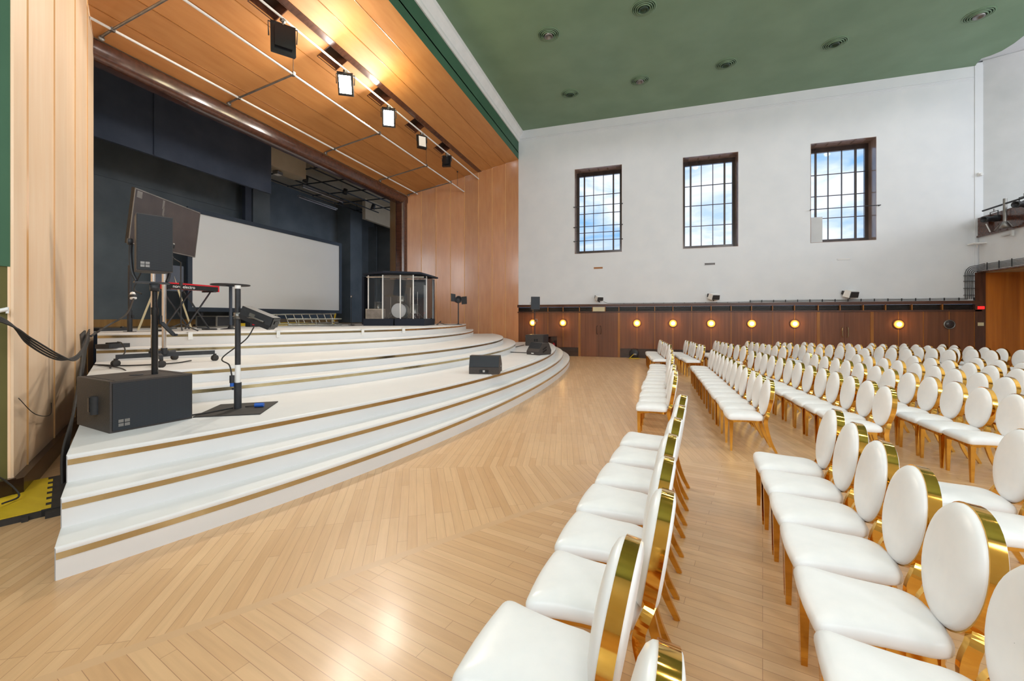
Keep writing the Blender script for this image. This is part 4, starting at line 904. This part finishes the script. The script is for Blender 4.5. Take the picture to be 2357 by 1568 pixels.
# cable protector on the floor
t = thing('cable_protector', 'yellow and black interlocking floor cable protector beside the stage', 'cable protector', (-5.7, 2.40, 0))
o_ = Vector((-5.7, 2.40, 0)); A = Vector((-6.29, 2.05, .0)); 
u_ = Vector((.12, .28, 0)).normalized(); v_ = Vector((.905, -.425, 0)).normalized()      # u along the run, v across
yl = MB(); L_, Wd = 1.6, 1.08; B0 = Vector((-6.18, 2.77, 0))-o_
nt_ = 6; right = []
for i in range(nt_):
    a0 = Wd*i/nt_; a1 = Wd*(i+.5)/nt_; a2 = Wd*(i+1)/nt_
    right += [B0+v_*a0, B0+v_*a1, B0+v_*a1+u_*.035, B0+v_*a2+u_*.035]
poly = [(p.x, p.y) for p in right]+[((B0+v_*Wd-u_*L_).x, (B0+v_*Wd-u_*L_).y), ((B0-u_*L_).x, (B0-u_*L_).y)]
yl.prism(poly, .055, .065); yl.build('lid', 'yellow', t)
bk = MB(); c_ = B0+v_*(Wd/2)-u_*(L_/2-.1)
bk.obox(c_+Vector((0, 0, .027)), (L_/2+.10, Wd/2+.02, .027), (u_, v_, Vector((0, 0, 1))))
bk.obox(B0+v_*(Wd/2)+u_*.06+Vector((0, 0, .03)), (.085, Wd/2+.02, .031), (u_, v_, Vector((0, 0, 1))))
for k in range(5): bk.obox(B0+v_*(Wd+.03)-u_*(.12+.30*k)+Vector((0, 0, .022)), (.02, .02, .022), (u_, v_, Vector((0, 0, 1))))
bk.obox(B0+v_*(Wd+.05)+u_*.07+Vector((0, 0, .025)), (.07, .05, .025), (u_, v_, Vector((0, 0, 1))))
bk.build('rubber_base', 'rubber', t)

# ------------------------------------------------------------------ floor monitors and right-hand speakers
def wedge(name, lab, loc, rz, wd, dp, ht, style):
    t = thing(name, lab, 'monitor speaker', loc, rz, 'black wedge monitors on the stage platform')
    # local: faces -y ; front bottom edge at y=-dp/2
    prof = [(-dp/2, 0), (-dp/2-.01, .10), (-dp*.18, ht), (dp*.30, ht*.98), (dp/2, ht*.35), (dp*.46, 0)]
    if style: prof = [(-dp/2, 0), (-dp/2, .13), (-dp*.30, ht), (dp*.10, ht), (dp/2, .16), (dp*.48, 0)]
    m = MB(); m.loft([[(x, y, z) for y, z in prof] for x in (-wd/2, -wd/2+.015, wd/2-.015, wd/2)], True, True, False); m.build('cabinet', 'cabinet', t)
    return t
t = wedge('stage_monitor', 'black wedge monitor at the platform edge in front of the steps', (-3.16, 8.02, Z3), math.radians(12), .61, .46, .36, 1)
MB().obox((0, -.195, .245), (.295, .004, .112), (Vector((1, 0, 0)), Vector((0, .935, -.355)), Vector((0, .355, .935)))).build('grille', 'grille', t)
MB().box(-.09, -.236, .025, .09, -.229, .085).build('connector_panel', 'black_gloss', t)
m = MB(); [m.box(-.02+.022*i, -.239, .04+.022*j, -.004+.022*i, -.236, .054+.022*j) for i in range(2) for j in range(2)]; m.build('emblem', 'white_paint', t)
for s in (-1, 1): MB().box(s*.305-.004*s, -.05, .12, s*.309, .06, .16).build('side_handle', 'black_gloss', t)
t = wedge('stage_monitor', 'black sloping wedge monitor by the far stage corner in front of a subwoofer', (-3.17, 12.5, Z3), math.radians(-30), .52, .55, .36, 0)
MB().box(-.05, -.287, .035, .05, -.281, .060).build('name_plate', 'white_paint', t)
MB().obox((0, -.19, .235), (.24, .004, .15), (Vector((1, 0, 0)), Vector((0, .86, -.5)).normalized(), Vector((0, .5, .86)).normalized())).build('grille', 'grille', t)
for z in (.12, .2): MB().obox((.262, -.02, z), (.003, .09, .022), (Vector((1, 0, 0)), Vector((0, .9, .42)), Vector((0, -.42, .9)))).build('side_slot', 'black_gloss', t)
t = thing('subwoofer', 'black subwoofer standing by the far right corner of the stage platform', 'subwoofer', (-4.27, 16.5, Z3), math.radians(-3))
MB().rbox((0, 0, .22), (.37, .38, .22), 0, .012).build('cabinet', 'cabinet', t)
MB().box(.0, -.386, .18, .06, -.381, .28).box(.09, -.386, .18, .15, -.381, .28).build('handle', 'black_gloss', t)
MB().box(.37, -.36, .02, .378, .36, .42).build('grille', 'grille', t)
MB().lathe([(0, 0), (.05, 0), (.05, .03), (0, .03)], (-.39, -.2, .36), 14, (-1, 0, 0)).lathe([(0, 0), (.05, 0), (.05, .03), (0, .03)], (-.39, -.2, .07), 14, (-1, 0, 0)).build('caster', 'steel', t)
t = thing('speaker_pole', 'thin black speaker pole on the far right subwoofer', 'speaker pole', (-4.36, 16.5, Z3+.44))
MB().tube([(0, 0, 0), (0, 0, 1.0)], .017, 10).build('tube', 'black', t); MB().obox((.06, -.02, .62), (.05, .015, .012)).obox((.1, -.02, .57), (.012, .012, .05)).build('crank', 'steel', t)
t = thing('loudspeaker', 'small black loudspeaker on the pole in front of the wall vents', 'loudspeaker', (-4.36, 16.5, 2.12), math.radians(25))
MB().prism([(-.18, -.16), (.18, -.16), (.13, .18), (-.13, .18)], 0, .52).build('cabinet', 'cabinet', t)
MB().box(-.172, -.168, .01, .172, -.161, .51).build('grille', 'grille', t)
MB().obox((0, 0, -.03), (.14, .03, .012)).box(-.19, -.02, -.03, -.182, .02, .3).box(.182, -.02, -.03, .19, .02, .3).build('yoke', 'black', t)
tag(MB().tube(smooth_path([(-4.7, 16.1, Z3+.03), (-4.75, 14.8, Z3+.012), (-4.5, 13.4, Z3+.012), (-4.2, 12.9, Z3+.012), (-3.7, 12.8, Z3+.012), (-3.42, 12.62, Z3+.02)], 7), .014, 6).build('monitor_cable', 'rubber'), 'black cable from the far subwoofer to the sloping wedge monitor', 'cable')
tag(MB().tube(smooth_path([(-2.85, 8.05, Z3+.012), (-2.92, 8.6, Z3+.010), (-2.88, 9.6, Z3+.010), (-2.9, 10.8, Z3+.01), (-2.95, 12.0, Z3+.01)], 7), .012, 6).build('white_cable', 'white_paint'), 'white cable along the platform edge right of the wedge monitor', 'cable')

# ------------------------------------------------------------------ spotlight on stand, right of stage
t = thing('spotlight_stand', 'black stand against the orange wall at the right of the stage', 'stand', (-6.95, 14.75, 1.52))
MB().tube([(0, 0, .05), (0, 0, .85)], .022, 10).build('post', 'black', t); MB().lathe([(0, 0), (.16, 0), (.15, .012), (.03, .03), (.02, .06), (0, .06)], n=24).build('base', 'black', t)
t = thing('barndoor_spotlight', 'black spotlight with barn doors on the stand by the orange wall', 'spotlight', (-6.95, 14.75, 2.37))
ax = Vector((.5, -.8, .15)).normalized(); X = Vector((0, 0, 1)).cross(ax).normalized(); Yv = ax.cross(X); c = Vector((0, 0, .12))
MB().lathe([(0, -.2), (.11, -.17), (.13, -.05), (.13, .1), (.11, .1), (.10, .0), (0, .0)], c, 18, ax).build('can', 'black', t)
for s in (-1, 1):
    MB().obox(c+ax*.12+X*s*.21-Yv*.05*s, (.11, .15, .004), ((X*.8+ax*s*.5).normalized(), Yv, (ax*.8-X*s*.5).normalized())).build('barn_door', 'black', t)
MB().tube([c+X*.12, c+X*.13-Vector((0, 0, .10)), c-X*.13-Vector((0, 0, .10)), c-X*.12], .010, 6).tube([(0, 0, -.0), (0, 0, .04)], .02, 8).build('yoke', 'black', t)
tag(MB().tube(smooth_path([(-6.95, 14.7, 1.53), (-7.2, 14.2, 1.53), (-7.3, 13.9, 1.62), (-7.25, 13.9, 1.66), (-7.35, 13.75, 1.53), (-7.2, 13.6, 1.53)], 6), .012, 6).build('spotlight_cable', 'rubber'), 'black cable curling on the floor left of the spotlight stand', 'cable')

# ------------------------------------------------------------------ drum riser, shield and kit
R0 = Vector((-8.45, 13.15, 1.52)); rz = math.atan2(.308, .951)
# local x = across the view, local y = away from the camera
t = thing('drum_riser', 'low navy carpeted drum riser in two blocks', 'riser', R0, rz)
for s in (-1, 1):
    MB().extrude([(s*.53-.51, -.95, .0), (s*.53+.49, -.95, 0), (s*.53+.51, -.95, .235), (s*.53-.51, -.95, .235)], (0, 1.9, 0)).build('riser_block', 'navy_carpet', t)
t = thing('drum_shield', 'clear acrylic drum booth with a flat black lid', 'drum shield', R0+Vector((0, 0, .235)), rz)
hx, hy, H_ = .98, .82, 1.50
MB().extrude([(-hx-.22, -hy+.25, H_+.02), (-.35, -hy-.22, H_+.06), (hx-.1, -hy-.15, H_+.03), (hx+.25, -hy+.05, H_-.06), (hx+.2, hy, H_+.02), (-hx-.2, hy, H_+.04)], (0, 0, .055)).build('lid', 'navy_carpet', t)
for a, b in (((-hx, -hy+.2), (-.42, -hy)), ((-.42, -hy), (.18, -hy)), ((.18, -hy), (.62, -hy)), ((.62, -hy), (hx, -hy+.45)), ((hx, -hy+.45), (hx, hy))):
    d = Vector((b[0]-a[0], b[1]-a[1], 0)); nrm = Vector((d.y, -d.x, 0)).normalized()*.008
    MB().extrude([(a[0], a[1], .01), (b[0], b[1], .01), (b[0], b[1], H_), (a[0], a[1], H_)], nrm).build('acrylic_panel', 'acrylic', t)
for a in ((-hx, -hy+.2), (-.42, -hy), (.18, -hy), (.62, -hy), (hx, -hy+.45), (hx, hy)): MB().box(a[0]-.018, a[1]-.02, 0, a[0]+.018, a[1]+.02, H_).build('post', 'white_paint', t)
MB().box(-hx, -hy-.0+.0, H_-.09, hx, -hy+.03, H_-.06).build('rail', 'alu', t)
MB().box(-hx-.05, hy, 0, hx+.05, hy+.06, H_).box(-hx-.34, -.3, -.2, -hx-.26, hy, H_).build('baffle', 'navy_carpet', t)
MB().box(hx-.12, -.25, 0, hx-.10, hy, 1.2).build('side_board', 'screen_white', t)
def L2(x, y, z): 
    v = Matrix.Rotation(rz, 3, 'Z') @ Vector((x, y, 0)); return (R0.x+v.x, R0.y+v.y, R0.z+.235+z)
t = thing('bass_drum', 'bass drum with white front head inside the drum booth', 'drum', L2(.0, -.15, 0), rz)
MB().lathe([(.27, -.2), (.28, -.2), (.28, .2), (.27, .2), (.27, -.2)], (0, 0, .29), 30, (0, -1, 0)).build('shell', 'alu', t)
MB().lathe([(0, .19), (.268, .19), (.268, .195), (0, .20)], (0, 0, .29), 30, (0, -1, 0), False).build('drum_head', 'skin_drum', t)
MB().lathe([(.262, .19), (.285, .19), (.285, .225), (.262, .225)], (0, 0, .29), 30, (0, -1, 0)).build('hoop', 'black_gloss', t)
for s in (-1, 1): MB().tube([(s*.24, .05, .2), (s*.36, -.2, .01)], .010, 6).build('spur', 'chrome', t)
for nm, lab, x, y, z, r, h in (('tom_drum', 'small silver tom drum above the bass drum', -.02, .05, .62, .13, .2), ('floor_tom', 'silver floor tom beside the bass drum', .42, .25, .18, .17, .35), ('snare_drum', 'silver snare drum standing on the flight case in the booth', -.66, -.52, .345, .135, .24)):
    t = thing(nm, lab, 'drum', L2(x, y, z), rz)
    MB().lathe([(r, 0), (r, h), (0, h)], n=24).build('shell', 'alu', t); MB().lathe([(r, 0), (r+.01, 0), (r+.01, .02), (r, .02)], n=24).lathe([(r, h-.02), (r+.01, h-.02), (r+.01, h), (r, h)], n=24).build('hoop', 'chrome', t)
    if nm == 'floor_tom': MB().tube([(.15, 0, .2), (.17, 0, -.18)], .008, 6).tube([(-.12, .1, .2), (-.14, .12, -.18)], .008, 6).tube([(-.12, -.1, .2), (-.14, -.12, -.18)], .008, 6).build('leg', 'chrome', t)
    if nm == 'tom_drum': MB().tube([(0, 0, 0), (.05, 0, -.1)], .012, 6).build('mount', 'chrome', t)
for i, (x, y, h, r, lab) in enumerate(((.28, .15, 1.22, .24, 'bronze cymbal on a tall stand, highest in the drum booth'), (-.42, .1, .88, .2, 'bronze cymbal on a stand left of the bass drum'), (.66, -.35, .95, .0, 'bare chrome cymbal stand right in the drum booth'))):
    t = thing('cymbal_stand', lab, 'cymbal', L2(x, y, 0), rz, 'cymbal stands in the booth')
    MB().tube([(0, 0, .1), (0, 0, h)], .012, 8).build('pole', 'chrome', t)
    for k in range(3): a = 2*PI*k/3; MB().tube([(0, 0, .25), (.22*math.cos(a), .22*math.sin(a), .01)], .009, 6).build('leg', 'chrome', t)
    if r: MB().lathe([(0, h+.02), (.03, h+.015), (r, h-.02), (r, h-.024), (0, h)], n=30, axis=(.05, -.25, 1)).build('cymbal', 'gold_strip', t)
t = thing('flight_case', 'silver-edged grey flight case at the left of the drum riser', 'case', L2(-.72, -.66, 0), rz)
MB().box(-.27, -.17, .01, .27, .17, .335).build('body', 'screen_white' if False else 'steel', t)
m = MB()
for x in (-.27, .27):
    for z in (.015, .33): m.box(x-.014, -.175, z-.012, x+.014, .175, z+.012)
    for y in (-.17, .17): m.box(x-.012, y-.012, .01, x+.012, y+.012, .335)
for y in (-.17, .17):
    for z in (.015, .33): m.box(-.275, y-.012, z-.012, .275, y+.012, z+.012)
m.build('edge_trim', 'alu', t)
t = thing('microphone_stand', 'thin dark microphone stand left of the drum booth', 'microphone stand', (-10.3, 12.75, 1.522))
MB().tube([(0, 0, .02), (0, 0, 1.0)], .011, 6).build('pole', 'black', t); MB().lathe([(0, 0), (.12, 0), (.11, .015), (0, .02)], n=18).build('base', 'black', t)
MB().lathe([(0, 0), (.025, .0), (.03, .06), (0, .09)], (0, 0, 1.0), 10).build('microphone', 'chrome', t)

# ------------------------------------------------------------------ ladders and clutter in front of the screen
def ladder(name, lab, p, q, wdir, wid, n, m_='alu'):
    p, q, wdir = Vector(p), Vector(q), Vector(wdir).normalized(); t = thing(name, lab, 'ladder', p, 0, 'ladders lying in front of the screen'); d = q-p
    for s in (0, 1):
        MB().obox(d*.5+wdir*wid*s, (d.length/2, .012, .035), (d.normalized(), wdir, d.normalized().cross(wdir))).build('rail', m_, t)
    for i in range(n):
        a = d*((i+.6)/(n+.2)); MB().tube([a, a+wdir*wid], .018, 6).build('rung', m_, t)
ladder('ladder', 'long aluminium ladder lying on its side below the screen', (-11.8, 9.8, 1.56), (-11.1, 13.0, 1.62), (-.35, -.12, .93), .34, 11)
ladder('ladder', 'short folded aluminium ladder lying left of the drum riser', (-10.7, 10.3, 1.56), (-10.0, 11.9, 1.56), (-.3, .2, .9), .20, 3)
ladder('ladder', 'yellow-railed ladder lying flat behind the long ladder', (-12.4, 9.9, 1.56), (-12.1, 12.9, 1.56), (-1, .1, .05), .36, 8, 'yellow')
t = thing('folding_sign', 'yellow and white folding frame standing left of the drum booth', 'sign', (-11.6, 13.3, 1.522))
for s in (-1, 1): MB().obox((0, .08*s, .22), (.01, .03, .23), (Vector((1, 0, 0)), Vector((0, .97, -.25*s)), Vector((0, .25*s, .97)))).build('panel', 'yellow' if s > 0 else 'steel', t)

# ------------------------------------------------------------------ vacuum by the wall
t = thing('cable_reel', 'round black cable reel with yellow frame on the floor by the wall', 'cable reel', (-.56, W-.32, 0))
MB().lathe([(0, -.10), (.17, -.10), (.20, -.06), (.20, .06), (.17, .10), (0, .10)], (0, 0, .21), 24, (-.3, -1, 0)).build('drum', 'black', t)
MB().tube([(-.2, -.1, .02), (-.2, -.18, .02), (.22, -.12, .02), (.22, .05, .02)], .018, 6).tube([(-.18, -.15, .02), (.0, -.13, .2), (.12, -.10, .14)], .014, 6).build('frame', 'yellow', t)
MB().obox((.05, -.13, .20), (.06, .01, .03)).build('label_plate', 'steel', t)
tag(MB().tube(smooth_path([(-.4, W-.3, .05), (0, W-.25, .012), (.4, W-.35, .012), (.8, W-.28, .012)], 6), .01, 6).build('reel_cable', 'rubber'), 'black lead trailing right from the cable reel', 'cable')

# ------------------------------------------------------------------ chairs
def seat_outline(inset, n=10):
    """trapezoid with rounded corners; front at -x"""
    fx, bx, fw, bw = -.255+inset, .195-inset, .228-inset, .172-inset
    pts = []
    corners = [(bx, bw, .09), (fx, fw, .045), (fx, -fw, .045), (bx, -bw, .09)]
    ctr = []
    for i, (x, y, r) in enumerate(corners):
        px, py, _ = corners[i-1]; qx, qy, _ = corners[(i+1) % 4]
        a = Vector((px-x, py-y)).normalized(); b = Vector((qx-x, qy-y)).normalized(); r = max(r-inset*.4, .01)
        for k in range(7):
            t_ = k/6; p0 = Vector((x, y))+a*r; p1 = Vector((x, y)); p2 = Vector((x, y))+b*r
            p = p0*(1-t_)**2+p1*2*t_*(1-t_)+p2*t_**2; pts.append((p.x, p.y))
    res = []
    for i in range(len(pts)):
        res.append(pts[i])
        x0, y0 = pts[i]; x1, y1 = pts[(i+1) % len(pts)]
        if math.hypot(x1-x0, y1-y0) > .1:
            for t_ in (.2, .4, .6, .8):
                bow = .012*math.sin(PI*t_) if abs(x1-x0) > .2 else .008*math.sin(PI*t_)
                x, y = x0+(x1-x0)*t_, y0+(y1-y0)*t_
                if abs(x1-x0) > .2: y -= bow*(1 if y > 0 else -1)*.9
                else: x += bow*(-1 if x < 0 else 1)
                res.append((x, y))
    return res
def make_chair():
    t = thing('banquet_chair', '', 'chair')
    m = MB(); rings = []; base = seat_outline(0)
    for sc, z in ((.965, .418), (.992, .424), (1.004, .436), (1.002, .452), (.982, .467), (.94, .479), (.85, .490), (.70, .498), (.48, .504), (.25, .507), (.02, .508)):
        rings.append([(-.03+(x+.03)*sc, y*sc, z) for x, y in base])
    m.loft(rings, True, True, True); m.build('seat', 'leather', t)
    m = MB(); o = seat_outline(.018); i_ = seat_outline(.034); n = len(o)
    def zb(x, y):
        s = max(0., 1-abs((x+.03)/.2)**2) if abs(y) > .12 else max(0., 1-(y/.19)**2)
        return .376+.018*s
    P = [(x, y, zb(x, y)) for x, y in o]+[(x, y, .419) for x, y in o]+[(x, y, .419) for x, y in i_]+[(x, y, zb(x, y)) for x, y in i_]
    fs = []
    for k in range(4):
        for j in range(n): fs.append((k*n+j, k*n+(j+1) % n, ((k+1) % 4)*n+(j+1) % n, ((k+1) % 4)*n+j))
    m.add(P, fs); m.build('seat_frame', 'gold', t)
    for s in (-1, 1):
        m = MB(); m.sect([(-.214, s*.192, .0), (-.214, s*.192, .25), (-.212, s*.190, .40)], [(.013, .013), (.019, .019), (.024, .024)]); m.build('leg', 'gold', t)
    for s in (-1, 1):
        pts = smooth_path([(.335, s*.140, 0), (.275, s*.146, .12), (.232, s*.153, .25), (.205, s*.160, .37), (.205, s*.168, .44), (.225, s*.160, .50), (.246, s*.125, .545)], 5)
        nn = len(pts); rings = []
        for k, p in enumerate(pts):
            f = k/(nn-1); a = .014+.010*math.sin(min(1, f/.62)*PI/2) if f < .62 else .024-.004*(f-.62)/.38; b = .011+.004*min(1, f/.5)
            tt = (pts[min(k+1, nn-1)]-pts[max(k-1, 0)]).normalized(); ux = Vector((0, 1, 0)).cross(tt).normalized(); uy = tt.cross(ux).normalized()
            rings.append([p+ux*(-a)+uy*(-b), p+ux*a+uy*(-b), p+ux*a+uy*b, p+ux*(-a)+uy*b])
        m = MB(); m.loft(rings, True, True, False); m.build('leg', 'gold', t)
    # oval back, leaning
    A_, B_ = .205, .255; cz = .708; cxx = .262; lean = math.radians(9)
    Uz = Vector((math.sin(lean), 0, math.cos(lean))); Ux = Vector((math.cos(lean), 0, -math.sin(lean))); Cc = Vector((cxx, 0, cz)); n = 40
    def el(a, b, d): return [Cc+Vector((0, 1, 0))*(a*math.cos(2*PI*k/n))+Uz*(b*math.sin(2*PI*k/n))+Ux*d for k in range(n)]
    m = MB(); ir, orr = (A_-.012, B_-.012), (A_, B_)
    for p, q in (((ir, -.024), (orr, -.024)), ((orr, -.024), (orr, .024)), ((orr, .024), (ir, .024))):
        m.loft([el(p[0][0], p[0][1], p[1]), el(q[0][0], q[0][1], q[1])], False, True, True)
    m.build('back_frame', 'gold', t)
    m = MB(); m.loft([el(A_-.010, B_-.010, .018), el(A_-.006, B_-.006, -.022), el(A_-.008, B_-.008, -.034), el(A_-.022, B_-.022, -.048), el(A_-.055, B_-.055, -.060), el(A_*.5, B_*.5, -.068), el(.001, .001, -.070)], False, True, True)
    m.loft([el(A_-.006, B_-.006, .020), el(A_-.010, B_-.010, .030), el(A_-.04, B_-.04, .038), el(.001, .001, .042)][::-1], False, True, True)
    m.build('backrest', 'leather', t)
    return t
proto = make_chair(); used = [False]
def chair(xt, yt, th, label, group, scale=None):
    """xt, yt: where the crown of the back stands; th: turn"""
    kx = .302*(scale[0] if scale else 1); off = Vector((kx*math.cos(th), kx*math.sin(th)))
    if not scale: xt += .03
    loc = (xt-off.x, yt-off.y, 0); th += random.uniform(-.02, .02)
    if not used[0]:
        used[0] = True; proto.location = loc; proto.rotation_euler = (0, 0, th); proto['label'] = label; proto['group'] = group
    else:
        r = dup(proto, loc, th, label, group)
        if scale: r.scale = scale
# far block: ten rows of seven
CR = [(.47, .66), (1.39, 1.61), (2.36, 2.73), (3.40, 3.79), (4.38, 4.68), (5.16, 5.71), (6.22, 6.66), (7.08, 7.55), (7.93, 8.38), (8.91, 9.36), (9.95, 10.4)]
for r, (xa, xb) in enumerate(CR):
    for k in range(7):
        f = k/6; y = 16.82-.469*k; x = xa+(xb-xa)*(f**1.25)
        if r == 10 and k not in (5, 6): continue
        sl = (xb-xa)/2.8*(.6+.8*f)
        chair(x+random.uniform(-.025, .025), y+random.uniform(-.006, .006), math.atan(sl), 'white oval-backed chair, %s from the window wall, %s row from stage, far block' % (ORD[k], ORD[r]), 'white chairs in the far block')
# middle block
BR = [(.60, .47, .37, 12.24, 13, .465), (1.64, 1.60, 1.58, 12.14, 13, .470), (2.56, 2.73, 2.80, 11.99, 13, .474), (3.66, 3.80, 3.86, 11.77, 13, .475), (4.60, 4.80, 4.93, 11.61, 13, .475), (5.60, 5.86, 5.98, 11.52, 12, .475), (6.58, 6.9, 7.05, 11.35, 9, .475)]
def vis(x, y):
    s, c = math.sin(YAW), math.cos(YAW); w = -s*x+c*y; return CX+F*(c*x+s*y)/w < 2357+260/max(w, .5)
for r, (xa, xm, xb, y0, n, p) in enumerate(BR):
    for k in range(n):
        f = k/12; y = y0-p*k; x = xa*(1-f)*(1-2*f)+xm*4*f*(1-f)+xb*f*(2*f-1)
        if not vis(x, y): continue
        dxdf = xa*(4*f-3)+xm*(4-8*f)+xb*(4*f-1); sl = dxdf/(12*p)
        chair(x+random.uniform(-.02, .02), y+random.uniform(-.012, .012), math.atan(sl), 'white oval-backed chair, %s from the far end, %s row from stage, middle block' % (ORD[k], ORD[r]), 'white chairs in the middle block')
# near block
NS = (1.10, 1.07, 1.05)
A1 = [(.36, 4.63, .12), (.30, 4.07, .11), (.23, 3.54, .11), (.165, 3.03, .10), (.12, 2.53, .09), (.09, 2.03, .08), (-.05, 1.54, .10), (.05, 1.03, .08)]
for k, (x, y, th) in enumerate(A1): chair(x, y, -th, 'white oval-backed chair, %s from the far end, first row from stage, near block' % ORD[k], 'white chairs in the near block', NS)
for k in range(6):
    y = 4.28-.504*k; x = 1.555-.048*k-.003*k*k; chair(x, y, -.12, 'white oval-backed chair, %s from the far end, second row from stage, near block' % ORD[k], 'white chairs in the near block', NS)
for k in range(2): chair(2.56-.06*k, 3.92-.504*k, -.13, 'white oval-backed chair, %s from the far end, third row from stage, near block' % ORD[k], 'white chairs in the near block', NS)
